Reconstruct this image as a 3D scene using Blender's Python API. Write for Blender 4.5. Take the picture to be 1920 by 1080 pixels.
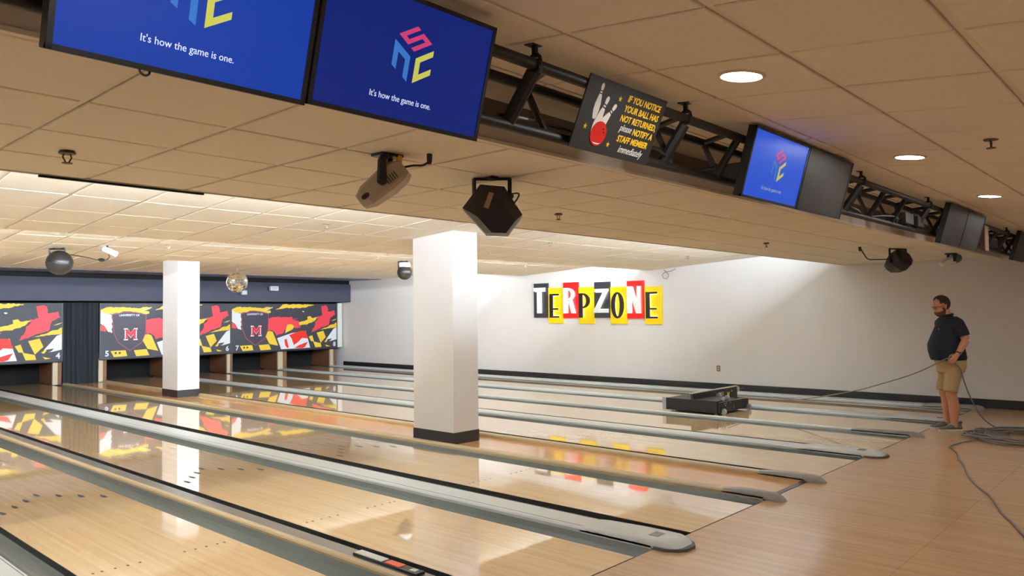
import bpy, bmesh, math, random
from mathutils import Vector, Matrix
random.seed(7)
S = bpy.context.scene
COL = S.collection
for o in list(bpy.data.objects): bpy.data.objects.remove(o)

# ------------------------------------------------------------------ camera, world, exposure
def cam_axes(yaw, pitch, roll):
    cy, sy = math.cos(yaw), math.sin(yaw)
    f = Vector((sy*math.cos(pitch), cy*math.cos(pitch), math.sin(pitch)))
    r = Vector((cy, -sy, 0)); u = r.cross(f)
    c, s = math.cos(roll), math.sin(roll)
    return c*r+s*u, -s*r+c*u, f
CAM_LOC = Vector((-5.221, -2.959, 1.676))
r_, u_, f_ = cam_axes(math.radians(47.529), math.radians(1.91), math.radians(-0.58))
cd = bpy.data.cameras.new('camera'); cam = bpy.data.objects.new('camera', cd); COL.objects.link(cam)
cam.matrix_world = Matrix(((r_.x, u_.x, -f_.x, CAM_LOC.x), (r_.y, u_.y, -f_.y, CAM_LOC.y), (r_.z, u_.z, -f_.z, CAM_LOC.z), (0, 0, 0, 1)))
cd.sensor_width = 36; cd.sensor_fit = 'HORIZONTAL'; cd.lens = 1428.69/1920*36; cd.clip_start = .05; cd.clip_end = 100
S.camera = cam
W = bpy.data.worlds.new('world'); S.world = W; W.use_nodes = True
W.node_tree.nodes['Background'].inputs[0].default_value = (.02, .02, .02, 1)
W.node_tree.nodes['Background'].inputs[1].default_value = .3
S.view_settings.view_transform = 'Standard'; S.view_settings.look = 'None'
S.view_settings.gamma = 1; S.view_settings.use_curve_mapping = False
S.view_settings.exposure = 0.18
TUBE = 40.0          # cove tube emission strength
DOWN = 150.0          # downlight lens emission strength
UPL = 440.0          # emission strength of the strip added to brighten the ceiling

# ------------------------------------------------------------------ materials
MATS = {}
def srgb(c):
    return tuple(((v/255)/12.92 if v/255 <= .04045 else ((v/255+.055)/1.055)**2.4) for v in c) + (1,)
def nodes(name):
    m = bpy.data.materials.new(name); m.use_nodes = True; nt = m.node_tree
    return m, nt, nt.nodes['Principled BSDF']
def P(name, col, rough=.6, metal=0, spec=.5, noise=0, nscale=20, bump=0, bscale=200, coat=0, stretch=None):
    if name in MATS: return MATS[name]
    m, nt, b = nodes(name)
    c = srgb(col) if max(col) > 1 else tuple(col)+(1,)
    b.inputs['Base Color'].default_value = c; b.inputs['Roughness'].default_value = rough
    b.inputs['Metallic'].default_value = metal; b.inputs['Specular IOR Level'].default_value = spec
    if coat: b.inputs['Coat Weight'].default_value = coat; b.inputs['Coat Roughness'].default_value = .05
    tc = nt.nodes.new('ShaderNodeTexCoord')
    if noise:
        n = nt.nodes.new('ShaderNodeTexNoise'); n.inputs['Scale'].default_value = nscale; n.inputs['Detail'].default_value = 4
        src = tc.outputs['Object']
        if stretch:
            mp = nt.nodes.new('ShaderNodeMapping'); mp.inputs['Scale'].default_value = stretch
            nt.links.new(src, mp.inputs[0]); src = mp.outputs[0]
        nt.links.new(src, n.inputs['Vector'])
        mx = nt.nodes.new('ShaderNodeMix'); mx.data_type = 'RGBA'
        mx.inputs['A'].default_value = tuple(max(0, v*(1-noise)) for v in c[:3])+(1,)
        mx.inputs['B'].default_value = tuple(min(1, v*(1+noise)) for v in c[:3])+(1,)
        nt.links.new(n.outputs['Fac'], mx.inputs['Factor']); nt.links.new(mx.outputs['Result'], b.inputs['Base Color'])
    if bump:
        n2 = nt.nodes.new('ShaderNodeTexNoise'); n2.inputs['Scale'].default_value = bscale; n2.inputs['Detail'].default_value = 3
        nt.links.new(tc.outputs['Object'], n2.inputs['Vector'])
        bp = nt.nodes.new('ShaderNodeBump'); bp.inputs['Strength'].default_value = bump; bp.inputs['Distance'].default_value = .003
        nt.links.new(n2.outputs['Fac'], bp.inputs['Height']); nt.links.new(bp.outputs[0], b.inputs['Normal'])
    MATS[name] = m; return m
def EM(name, col, strength, base=(0, 0, 0), rough=.3):
    if name in MATS: return MATS[name]
    m, nt, b = nodes(name)
    b.inputs['Base Color'].default_value = tuple(base)+(1,)
    b.inputs['Specular IOR Level'].default_value = .25
    b.inputs['Roughness'].default_value = rough
    b.inputs['Emission Color'].default_value = srgb(col) if max(col) > 1 else tuple(col)+(1,)
    b.inputs['Emission Strength'].default_value = strength
    MATS[name] = m; return m
def wood(name, ca, cb, axis, width, rough, spec=.5, grain=.12, length=1.2, coat=0):
    """boards laid along one axis (0: X, 1: Y), each strip its own tone, with grain and rare board ends"""
    m, nt, b = nodes(name); L = nt.links.new; N = nt.nodes.new
    tc = N('ShaderNodeTexCoord'); sp = N('ShaderNodeSeparateXYZ'); L(tc.outputs['Object'], sp.inputs[0])
    across = sp.outputs[1 if axis == 0 else 0]; along = sp.outputs[0 if axis == 0 else 1]
    d = N('ShaderNodeMath'); d.operation = 'DIVIDE'; L(across, d.inputs[0]); d.inputs[1].default_value = width
    fl = N('ShaderNodeMath'); fl.operation = 'FLOOR'; L(d.outputs[0], fl.inputs[0])
    w1 = N('ShaderNodeTexWhiteNoise'); w1.noise_dimensions = '1D'; L(fl.outputs[0], w1.inputs['W'])
    off = N('ShaderNodeMath'); off.operation = 'MULTIPLY_ADD'; L(w1.outputs['Value'], off.inputs[0]); off.inputs[1].default_value = 7.3
    dv = N('ShaderNodeMath'); dv.operation = 'DIVIDE'; L(along, dv.inputs[0]); dv.inputs[1].default_value = length
    L(dv.outputs[0], off.inputs[2])
    f2 = N('ShaderNodeMath'); f2.operation = 'FLOOR'; L(off.outputs[0], f2.inputs[0])
    cb2 = N('ShaderNodeCombineXYZ'); L(fl.outputs[0], cb2.inputs[0]); L(f2.outputs[0], cb2.inputs[1])
    w2 = N('ShaderNodeTexWhiteNoise'); w2.noise_dimensions = '3D'; L(cb2.outputs[0], w2.inputs['Vector'])
    mp = N('ShaderNodeMapping'); mp.inputs['Scale'].default_value = (6, 160, 1) if axis == 0 else (160, 6, 1)
    L(tc.outputs['Object'], mp.inputs[0])
    n = N('ShaderNodeTexNoise'); n.inputs['Scale'].default_value = .6; n.inputs['Detail'].default_value = 5; L(mp.outputs[0], n.inputs['Vector'])
    a = N('ShaderNodeMath'); a.operation = 'MULTIPLY_ADD'; L(n.outputs['Fac'], a.inputs[0]); a.inputs[1].default_value = .55
    sc = N('ShaderNodeMath'); sc.operation = 'MULTIPLY'; L(w2.outputs['Value'], sc.inputs[0]); sc.inputs[1].default_value = .45
    L(sc.outputs[0], a.inputs[2])
    mx = N('ShaderNodeMix'); mx.data_type = 'RGBA'; mx.inputs['A'].default_value = srgb(ca); mx.inputs['B'].default_value = srgb(cb)
    L(a.outputs[0], mx.inputs['Factor']); L(mx.outputs['Result'], b.inputs['Base Color'])
    b.inputs['Roughness'].default_value = rough; b.inputs['Specular IOR Level'].default_value = spec
    b.inputs['Coat Weight'].default_value = coat; b.inputs['Coat Roughness'].default_value = .02
    n3 = N('ShaderNodeTexNoise'); n3.inputs['Scale'].default_value = 1.3; L(tc.outputs['Object'], n3.inputs['Vector'])
    bp = N('ShaderNodeBump'); bp.inputs['Strength'].default_value = .02; bp.inputs['Distance'].default_value = .02
    L(n3.outputs['Fac'], bp.inputs['Height']); L(bp.outputs[0], b.inputs['Normal'])
    MATS[name] = m; return m
M_TILE = P('ceiling tile', (234, 222, 203), .9, noise=.10, nscale=160, bump=.35, bscale=220, spec=.2)
M_TEE = P('ceiling tee', (228, 216, 196), .6, spec=.3)
M_SLAB = P('plenum', (60, 50, 40), .9)
M_WALL = P('wall paint', (224, 219, 216), .75, noise=.025, nscale=2.2, bump=.12, bscale=160, spec=.3)
M_RISER = P('riser paint', (232, 222, 205), .8)
M_BLACK = P('black vinyl', (26, 25, 27), .55, noise=.15, nscale=30)
M_LANE = wood('lane maple', (222, 182, 130), (246, 213, 168), 1, .0274, .05, .6, coat=.8)
M_STRIP = wood('strip wood', (210, 150, 92), (228, 176, 120), 1, .057, .12, .5)
M_APPR = wood('approach laminate', (188, 148, 108), (216, 180, 142), 1, .0274, .17, .45)
M_GUT = P('gutter plastic', (88, 94, 90), .38, noise=.12, nscale=14, stretch=(4, .6, 4))
M_CAPG = P('capping grey', (212, 214, 213), .32, noise=.06, nscale=25, stretch=(4, .5, 4))
M_CAPT = P('capping tan', (190, 168, 132), .4, noise=.1, nscale=25, stretch=(4, .5, 4))
M_STEEL = P('steel strip', (150, 150, 150), .3, metal=.7, noise=.15, nscale=25, stretch=(4, .5, 4))
M_CAPEND = P('end cap grey', (146, 142, 136), .4, noise=.08, nscale=30)
M_DARK = P('dark gap', (18, 16, 15), .8)
M_SEAM = P('floor seam', (120, 92, 66), .7)
M_NAVY = P('beam navy', (66, 68, 84), .7, noise=.06, nscale=8, bump=.2, bscale=60)
M_TRUSS = P('truss black steel', (30, 28, 26), .5, metal=.2, noise=.1, nscale=40)
M_FASC = P('fascia grey', (212, 202, 186), .75, noise=.04, nscale=10)
M_FASCD = P('fascia dark board', (88, 80, 72), .75, noise=.08, nscale=14)
M_PLAST = P('black plastic', (22, 22, 23), .42, noise=.1, nscale=40)
M_WHITE = P('white plastic', (228, 228, 226), .4)
M_TUBE = EM('fluorescent tube', (.74, .88, 1.0), TUBE, (.8, .8, .8))
M_UP = EM('added cove glow', (.74, .88, 1.0), UPL, (.8, .8, .8))  # for an invented strip that lifts the ceiling past each step

# ------------------------------------------------------------------ mesh builder
class MB:
    def __init__(s): s.v = []; s.f = []
    def add(s, vs, fs):
        k = len(s.v); s.v += [Vector(p) for p in vs]; s.f += [tuple(i+k for i in f) for f in fs]; return s
    def box(s, x0, x1, y0, y1, z0, z1, b=0):
        if b <= 0:
            return s.add([(x0, y0, z0), (x1, y0, z0), (x1, y1, z0), (x0, y1, z0), (x0, y0, z1), (x1, y0, z1), (x1, y1, z1), (x0, y1, z1)],
                         [(3, 2, 1, 0), (4, 5, 6, 7), (0, 1, 5, 4), (1, 2, 6, 5), (2, 3, 7, 6), (3, 0, 4, 7)])
        bm = bmesh.new(); bmesh.ops.create_cube(bm, size=1)
        for v in bm.verts: v.co = Vector(((x0+x1)/2+v.co.x*(x1-x0), (y0+y1)/2+v.co.y*(y1-y0), (z0+z1)/2+v.co.z*(z1-z0)))
        bmesh.ops.bevel(bm, geom=bm.edges[:], offset=b, segments=2, affect='EDGES', profile=.7)
        bm.verts.ensure_lookup_table(); s.add([v.co.copy() for v in bm.verts], [[v.index for v in f.verts] for f in bm.faces]); bm.free(); return s
    def tube(s, pts, r, n=8, cap=True, up=None):
        pts = [Vector(p) for p in pts]; rs = r if isinstance(r, (list, tuple)) else [r]*len(pts)
        t0 = (pts[1]-pts[0]).normalized(); a = Vector((0, 0, 1)) if abs(t0.z) < .9 else Vector((1, 0, 0))
        nrm = (a-t0*a.dot(t0)).normalized(); vs = []; fs = []
        for i, p in enumerate(pts):
            t = (pts[min(i+1, len(pts)-1)]-pts[max(i-1, 0)]).normalized()
            nrm = (nrm-t*nrm.dot(t)).normalized(); bn = t.cross(nrm)
            for k in range(n):
                an = 2*math.pi*k/n; vs.append(p+(nrm*math.cos(an)+bn*math.sin(an))*rs[i])
        for i in range(len(pts)-1):
            for k in range(n): fs.append((i*n+k, i*n+(k+1) % n, (i+1)*n+(k+1) % n, (i+1)*n+k))
        if cap: fs.append(tuple(range(n-1, -1, -1))); fs.append(tuple(range((len(pts)-1)*n, len(pts)*n)))
        return s.add(vs, fs)
    def loft(s, rings, cap=True):
        n = len(rings[0]); vs = [p for r in rings for p in r]; fs = []
        for i in range(len(rings)-1):
            for k in range(n): fs.append((i*n+k, i*n+(k+1) % n, (i+1)*n+(k+1) % n, (i+1)*n+k))
        if cap: fs.append(tuple(range(n-1, -1, -1))); fs.append(tuple(range((len(rings)-1)*n, len(rings)*n)))
        return s.add(vs, fs)
    def prism(s, poly, O, U, V, N, d):
        """polygon (u,v) in plane O,U,V, thickened by d along N"""
        O, U, V, N = Vector(O), Vector(U), Vector(V), Vector(N); n = len(poly)
        ar = sum(poly[i][0]*poly[(i+1) % n][1]-poly[(i+1) % n][0]*poly[i][1] for i in range(n))
        if ar < 0: poly = poly[::-1]
        a = [O+U*p[0]+V*p[1] for p in poly]; b = [p+N*d for p in a]
        fs = [tuple(range(n, 2*n)), tuple(range(n-1, -1, -1))]+[(i, (i+1) % n, n+(i+1) % n, n+i) for i in range(n)]
        return s.add(a+b, fs)
    def lathe(s, prof, O=(0, 0, 0), n=16, axis=None, cap=True):
        """prof (r, h) from bottom to top; axis matrix optional"""
        A = axis or Matrix.Identity(3); O = Vector(O)
        rings = [[O+A @ Vector((r*math.cos(2*math.pi*k/n), r*math.sin(2*math.pi*k/n), h)) for k in range(n)] for r, h in prof]
        return s.loft(rings, cap)
    def ball(s, c, r, n=16, m=10, sc=(1, 1, 1), A=None):
        A = A or Matrix.Identity(3); c = Vector(c); rings = []
        for i in range(m+1):
            th = math.pi*(.02+.96*i/m)-math.pi/2
            rings.append([c+A @ Vector((r*sc[0]*math.cos(th)*math.cos(2*math.pi*k/n), r*sc[1]*math.cos(th)*math.sin(2*math.pi*k/n), r*sc[2]*math.sin(th))) for k in range(n)])
        return s.loft(rings)
    def mesh(s, name, sub=None):
        me = bpy.data.meshes.new(name); o = Vector(sub) if sub else Vector((0, 0, 0))
        me.from_pydata([v-o for v in s.v], [], s.f); me.update(); return me
    def build(s, name, mat, parent=None, smooth=False, world=True):
        """one mesh object; with a parent, world=True means the vertices are world coordinates (unrotated parent)"""
        off = parent_origin(parent) if (parent and world) else None
        me = s.mesh(name, off); me.materials.append(mat)
        if smooth:
            for p in me.polygons: p.use_smooth = True
            try: me.set_sharp_from_angle(angle=math.radians(40))
            except Exception: pass
        return link(name, me, parent)
def parent_origin(p):
    o = Vector((0, 0, 0))
    while p: o += p.location; p = p.parent
    return o
def link(name, me, parent=None, loc=None):
    o = bpy.data.objects.new(name, me); COL.objects.link(o)
    if parent: o.parent = parent
    if loc: o.location = loc
    return o
def tag(o, label, cat, group=None):
    o['label'] = label; o['category'] = cat
    if group: o['group'] = group
    return o
def thing(name, label, cat, loc=(0, 0, 0), group=None, mat=None):
    o = bpy.data.objects.new(name, None); o.empty_display_size = .1; COL.objects.link(o)
    if mat: o.matrix_world = mat
    else: o.location = loc
    return tag(o, label, cat, group)
def struct(o): o['kind'] = 'structure'; return o
def frame(O, U, V, N): return Matrix(((U[0], V[0], N[0], O[0]), (U[1], V[1], N[1], O[1]), (U[2], V[2], N[2], O[2]), (0, 0, 0, 1)))
def text_mb(txt, size, x=0, y=0, d=.001, z=0, align='LEFT', shear=0, bold=0, wscale=1, space=1):
    """built-in font lettering as a builder in the XY plane, thickness d from z up"""
    cu = bpy.data.curves.new('t', 'FONT'); cu.body = txt; cu.size = size; cu.align_x = align; cu.shear = shear; cu.offset = bold
    cu.resolution_u = 3; cu.space_character = space; cu.extrude = d/2
    o = bpy.data.objects.new('t', cu); COL.objects.link(o)
    me = bpy.data.meshes.new_from_object(o.evaluated_get(bpy.context.evaluated_depsgraph_get()))
    b = MB(); b.add([(v.co.x*wscale+x, v.co.y+y, v.co.z+z+d/2) for v in me.vertices], [tuple(p.vertices) for p in me.polygons])
    bpy.data.objects.remove(o); bpy.data.curves.remove(cu); bpy.data.meshes.remove(me); return b
def catmull(pts, n=8):
    pts = [Vector(p) for p in pts]; out = []
    for i in range(len(pts)-1):
        p0, p1, p2, p3 = pts[max(i-1, 0)], pts[i], pts[i+1], pts[min(i+2, len(pts)-1)]
        for k in range(n):
            t = k/n; out.append(.5*((2*p1)+(p2-p0)*t+(2*p0-5*p1+4*p2-p3)*t*t+(3*p1-p0-3*p2+p3)*t**3))
    out.append(pts[-1]); return out

# ------------------------------------------------------------------ layout
XL, XR, YB, YP = -7.2, 9.693, -6.6, 18.35      # left wall, right wall, back wall, masking plane
LW, G, WD, ND, SD = 1.067, .235, .305, .066, .115
lane_x = {4: 0.0, 3: -1.841, 2: -3.444, 1: -5.285, 5: 2.595, 6: 4.437, 7: 6.039, 8: 7.881}   # left edge of each lane

# ------------------------------------------------------------------ floor
fl = struct(MB().box(XL-.3, XR+.3, YB-.3, 20.3, -.34, -.20).build('floor', M_DARK))
ap = struct(MB().box(XL, XR, YB, -.006, -.20, -.0035).build('floor', M_SEAM))
xb = [XL, -3.73, -.07, 3.59, 7.25, XR]; yb = [YB, -4.0, -1.42, -.008]
for i in range(len(xb)-1):
    for j in range(len(yb)-1):
        MB().box(xb[i]+.0012, xb[i+1]-.0012, yb[j]+.0012, yb[j+1]-.0012, -.0035, 0).build('floor_panel', M_APPR, ap)
# strip between lanes 4 and 5 that carries the columns
st = struct(MB().box(1.41, 2.25, .05, YP, -.2, -.004).build('floor', M_STRIP))
MB().box(1.41, 2.25, -.006, .05, -.2, .004).build('end_threshold', P('strip end board', (70, 48, 34), .4), st)

# ------------------------------------------------------------------ lanes
LANE_LABEL = {1: 'maple lane farthest from the lettered wall, past the outermost white capping', 2: 'maple lane with dark arrows between white capping and tan capping with steel rail',
              3: 'maple lane with dark arrows and a steel rail along one gutter', 4: 'maple lane running beside the column strip to the curtain side of numeral four',
              5: 'pale maple lane on the wall side of the column strip, running to numeral five', 6: 'pale maple lane between the rounded wide capping and the black lane machine',
              7: 'pale maple lane carrying the black lane machine', 8: 'maple lane closest to the lettered wall and its black baseboard'}
M_MARK = P('lane marking', (26, 18, 12), .6)
for n, x0 in lane_x.items():
    t = thing('bowling_lane', LANE_LABEL[n], 'bowling lane', (x0+LW/2, 0, 0), 'maple bowling lanes')
    MB().box(x0, x0+LW, .004, YP+.9, -.12, 0).build('lane_surface', M_LANE, t)
    MB().box(x0, x0+LW, -.006, .004, -.12, -.001).build('foul_line', M_DARK, t)
    for s in (0, 1):
        a = x0-G if s == 0 else x0+LW
        pts = [(a+G*k/10, -.085*math.sin(math.pi*k/10)**.7-.034*((k if s == 0 else 10-k)/10)) for k in range(11)]
        rings = [[Vector((p[0], y, p[1]-.004)) for p in pts]+[Vector((p[0], y, -.12)) for p in (pts[-1], pts[0])] for y in (.0, YP+.9)]
        MB().loft(rings).build('gutter', M_GUT, t)
        e = x0-.006 if s == 0 else x0+LW
        MB().box(e, e+.006, .004, YP+.9, -.12, -.0015).build('lane_edge', M_DARK, t)
    if n == 3: MB().box(-2.07, -1.955, .02, YP, -.004, .018).build('steel_rail', M_STEEL, t)
    if n in (2, 3, 4):
        for k in range(-3, 4):
            cx, cy = x0+LW/2+.135*k, 5.3-.18*abs(k)
            MB().prism([(-.016, -.075), (.016, -.075), (.02, .0), (0, .085), (-.02, .0)], (cx, cy, -.0005), (1, 0, 0), (0, 1, 0), (0, 0, 1), .0012).build('lane_arrow', M_MARK, t)
        for e in (.082, .137, .22, .30, .38):
            for cx in (x0+e, x0+LW-e):
                MB().prism([(.009*math.cos(a*math.pi/4), .014*math.sin(a*math.pi/4)) for a in range(8)], (cx, 2.49, -.0005), (1, 0, 0), (0, 1, 0), (0, 0, 1), .0012).build('lane_dot', M_MARK, t)

# ------------------------------------------------------------------ dividers between the lanes
def divider(label, xa, xb_, mat, h=.035, capmat=None, cap_len=.75, steel=None, rounded=False, wide=False):
    t = thing('lane_divider', label, 'lane divider', ((xa+xb_)/2, 0, 0), 'dividers between the lanes')
    w = xb_-xa; bv = min(.02, w*.3)
    prof = [(xa, -.1), (xa, h-bv*.8), (xa+bv*.4, h-bv*.2), (xa+bv, h), (xb_-bv, h), (xb_-bv*.4, h-bv*.2), (xb_, h-bv*.8), (xb_, -.1)]
    rings = [[Vector((p[0], y, p[1])) for p in prof] for y in (.02, YP)]
    MB().loft(rings).build('capping', mat, t)
    if wide:
        for xx in (xa+.045, xb_-.03): MB().box(xx-.0025, xx+.0025, .4, YP, h-.004, h+.0015).build('capping_groove', P('groove', (110, 112, 112), .5), t)
    if steel: MB().box(steel[0], steel[1], .02, YP, -.1, .018).build('steel_rail', M_STEEL, t)
    # moulded end cap: rises, then noses down over the foul line
    m = capmat or (M_CAPG if wide else M_CAPEND); ext = .2 if wide else .17
    secs = [(cap_len, h+.003, 0), (cap_len-.10, h+.012, 0), (.25, h+.022, 0), (.05, h+.024, 0), (-ext*.30, h+.023, .0), (-ext*.6, h+.016, .04), (-ext*.82, h-.004, .12), (-ext*.95, .018, .24), (-ext, .006, .34)]
    rings = []
    for y, top, e in secs:
        a, b = xa+w*e, xb_-w*e
        r = min(.024, (b-a)*.3)
        zb = -.005 if y < 0 else h-.03
        rings.append([Vector(p) for p in ((a, y, zb), (a, y, max(zb+.004, top-r)), (a+r*.35, y, top-r*.3), (a+r, y, top), (b-r, y, top), (b-r*.35, y, top-r*.3), (b, y, max(zb+.004, top-r)), (b, y, zb))])
    c = MB().loft(rings).build('end_cap', m, t, smooth=True)
    if wide:
        xm = (xa+xb_)/2
        MB().box(xm-.055, xm+.055, .02, .10, h+.020, h+.0275, .003).build('ball_sensor', P('sensor grey', (120, 120, 122), .25), c)
        MB().prism([(xa-.015, -.01), (xb_+.015, -.01), (xb_+.015, -ext*.5), (xb_-w*.12, -ext*.92), (xb_-w*.32, -ext-.02), (xa+w*.32, -ext-.02), (xa+w*.12, -ext*.92), (xa-.015, -ext*.5)], (0, 0, -.003), (1, 0, 0), (0, 1, 0), (0, 0, 1), .024).build('rubber_foot', P('cap rubber', (92, 90, 88), .6), c)
    return t
divider('wide white capping beside the outermost lane, far from the lettered wall', -3.983, -3.679, M_CAPG, wide=True)
d1 = divider('narrow tan capping with a steel rail and orange foul detector beside it', -2.142, -2.076, M_CAPT, h=.03)
divider('wide white capping with rounded grey end between pits 3 and 4, before the columns', -.539, -.235, M_CAPG, wide=True, cap_len=.65)
divider('tan capping along the column strip on the side away from the lettered wall', 1.302, 1.417, M_CAPT, h=.04, cap_len=.42)
divider('tan capping along the column strip on its lettered wall side', 2.245, 2.36, M_CAPT, h=.04, cap_len=.5)
divider('wide pale capping with rounded end, between the column strip and the lane machine', 3.897, 4.202, M_CAPG, wide=True)
divider('narrow pale capping running just before the black lane machine', 5.739, 5.804, M_CAPG, h=.04)
divider('wide pale capping running behind the lane machine and the standing man', 7.341, 7.646, M_CAPG, wide=True)
divider('pale capping along the black baseboard beside lane 8', 9.183, 9.52, M_CAPG, h=.04)
struct(MB().box(9.52, XR, .02, YP, -.2, -.01).build('floor', M_DARK))
struct(MB().box(XL, -5.52, .0, YP, -.2, -.01).build('floor', M_APPR))
# foul detector lying on the steel rail
fd = thing('foul_detector', 'flat foul detector strip with an orange lens on the steel rail', 'sensor', (-2.01, 1.13, .018))
MB().box(-2.05, -1.975, .79, 1.46, .016, .036, .004).build('housing', M_PLAST, fd)
MB().box(-2.045, -1.98, 1.15, 1.45, .034, .042, .003).build('white_cover', M_WHITE, fd)
MB().box(-2.043, -1.982, .97, 1.12, .034, .041, .003).build('orange_lens', P('orange lens', (226, 76, 24), .3), fd)
MB().box(-2.03, -1.99, .83, .88, .034, .040, .002).build('button', M_WHITE, fd)

# ------------------------------------------------------------------ walls
struct(MB().box(XR, XR+.15, YB, 20, -.2, 3.2).build('wall_right', M_WALL))
struct(MB().box(XL-.15, XL, YB, 20, -.2, 3.2).build('wall_left', M_WALL))
struct(MB().box(XL, XR, YB-.15, YB, -.2, 3.2).build('wall_back', M_WALL))
struct(MB().box(XL, XR, 20, 20.15, -.2, 3.2).build('wall_front', P('pit wall black', (12, 12, 13), .9)))
struct(MB().box(XR-.012, XR, YB, 18.3, 0, .152, .003).build('baseboard_right', M_BLACK))

# ------------------------------------------------------------------ ceilings
TX = .61; TX0 = -2.93
xs = []
x = TX0
while x > XL: x -= TX
while x < XR+TX: xs.append(min(max(x, XL), XR)); x += TX
def ceiling(y0, z0, y1, z1, rows, tile_rows=True, main_axis='Y', xlist=None, skip=()):
    """one section; the parent slab carries tiles and tees in its own tilted frame"""
    xl = xlist or xs
    ang = math.atan2(z1-z0, y1-y0); Ln = math.hypot(z1-z0, y1-y0)
    mb = MB().box(XL, XR, 0, Ln, .012, .05)
    me = mb.mesh('ceiling'); me.materials.append(M_SLAB if tile_rows else M_TILE)
    c = link('ceiling', me); c.location = (0, y0, z0); c.rotation_euler = (ang, 0, 0); struct(c)
    rr = [0]+[(r-y0)/math.cos(ang) for r in rows if y0+.02 < r < y1-.02]+[Ln]
    cache = {}
    ga, gb = (.016, .009) if main_axis == 'Y' else (.009, .016)
    if tile_rows:
        for i in range(len(xl)-1):
            for j in range(len(rr)-1):
                w, h = round(xl[i+1]-xl[i]-2*ga, 3), round(rr[j+1]-rr[j]-2*gb, 3)
                if w < .03 or h < .03: continue
                if (i, j) in skip: continue
                if (w, h) not in cache:
                    e = .004
                    vs = [(-w/2, -h/2, .014), (w/2, -h/2, .014), (w/2, h/2, .014), (-w/2, h/2, .014), (-w/2, -h/2, -.006), (w/2, -h/2, -.006), (w/2, h/2, -.006), (-w/2, h/2, -.006),
                          (-w/2+e, -h/2+e, -.010), (w/2-e, -h/2+e, -.010), (w/2-e, h/2-e, -.010), (-w/2+e, h/2-e, -.010)]
                    fs = [(0, 1, 2, 3), (0, 4, 5, 1), (1, 5, 6, 2), (2, 6, 7, 3), (3, 7, 4, 0), (4, 8, 9, 5), (5, 9, 10, 6), (6, 10, 11, 7), (7, 11, 8, 4), (8, 11, 10, 9)]
                    m = bpy.data.meshes.new('ceiling_tile'); m.from_pydata(vs, [], fs); m.materials.append(M_TILE); cache[(w, h)] = m
                link('ceiling_tile', cache[(w, h)], c, ((xl[i]+xl[i+1])/2, (rr[j]+rr[j+1])/2, random.uniform(-.0008, .0008)))
    wm, wc = .024, .016
    dz = -.001 if tile_rows else .004
    for xx in xl[1:-1]:
        w = wm if main_axis == 'Y' else wc
        MB().box(xx-w/2, xx+w/2, 0, Ln, dz+(.0 if main_axis == 'Y' else .010), .02).build('main_tee' if main_axis == 'Y' else 'cross_tee', M_TEE, c, world=False)
    for r in rr[1:-1]:
        w = wc if main_axis == 'Y' else wm
        MB().box(XL, XR, r-w/2, r+w/2, dz+(.010 if main_axis == 'Y' else 0), .02).build('cross_tee' if main_axis == 'Y' else 'main_tee', M_TEE, c, world=False)
    return c
AS = .108
def zap(y): return 2.737+AS*(y+1.23)
def z1_(y): return 2.54
def z2_(y): return 2.629+.065*(6.41-y)
def z3_(y): return 2.661+.06*(10.29-y)
def z4_(y): return 2.785+.03*(16.27-y)
ax = [XL]+[v for v in [-2.36+.61*k for k in range(-9, 22)] if XL+.1 < v < XR-.1]+[XR]
ceiling(-3.55, zap(-3.55), -.38, zap(-.38), [-2.96, -2.37, -1.78, -1.19, -.60], main_axis='X', xlist=ax)
struct(MB().box(XL, XR, YB, -3.55, zap(-3.55), zap(-3.55)+.05).build('ceiling', M_TILE))
ceiling(-.38, 2.54, 2.12, 2.54, [-.31+.615*k for k in range(5)])
ceiling(2.14, z2_(2.14), 6.40, z2_(6.40), [4.354+.71*k for k in range(-3, 4)])
ceiling(6.42, z3_(6.42), 10.28, z3_(10.28), [6.42+.645*k for k in range(1, 6)])
ceiling(10.30, z4_(10.30), 16.27, z4_(16.27), [10.3+.66*k for k in range(1, 9)], tile_rows=False)
# risers between the sections, white edge trim on each
def riser(y, zlo, zhi, n, mat=M_RISER):
    struct(MB().box(XL, XR, y-.008, y+.008, zlo-.006, zhi+.03).build(f'trim_{n}', mat))
riser(2.13, 2.53, z2_(2.14), 1); riser(6.41, z2_(6.41), z3_(6.42), 2); riser(10.29, z3_(10.29), z4_(10.3), 3)
struct(MB().box(-3.8, -2.8, 2.118, 2.142, 2.512, 2.524).build('trim_4', M_DARK))
# fascia over the foul line with its dark board and pale lower bead
struct(MB().box(XL, XR, -.40, -.37, 2.512, 2.86).build('trim_5', M_FASC))
struct(MB().box(XL, XR, -.425, -.40, 2.632, 2.715, .003).build('trim_6', M_FASCD))
struct(MB().box(XL, XR, -.412, -.385, 2.508, 2.526, .003).build('trim_7', M_TEE))

# ------------------------------------------------------------------ beam, dark soffit, masks, pits
struct(MB().add([(XL, 16.27, 2.785), (XR, 16.27, 2.785), (XR, 17.95, 2.80), (XL, 17.95, 2.80), (XL, 16.27, 2.85), (XR, 16.27, 2.85), (XR, 17.95, 2.85), (XL, 17.95, 2.85)],
                [(3, 2, 1, 0), (4, 5, 6, 7), (0, 1, 5, 4), (1, 2, 6, 5), (2, 3, 7, 6), (3, 0, 4, 7)]).build('ceiling', P('soffit navy', (112, 122, 150), .55)))
struct(MB().box(XL, XR, 17.9, 18.0, 2.10, 2.68, .006).build('trim_8', M_NAVY))
struct(MB().box(XL, XR, 17.98, 18.06, 2.68, 2.84).build('trim_9', M_DARK))
struct(MB().box(XL, XR, 18.5, 20, 2.06, 2.2).build('ceiling', M_DARK))

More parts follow.
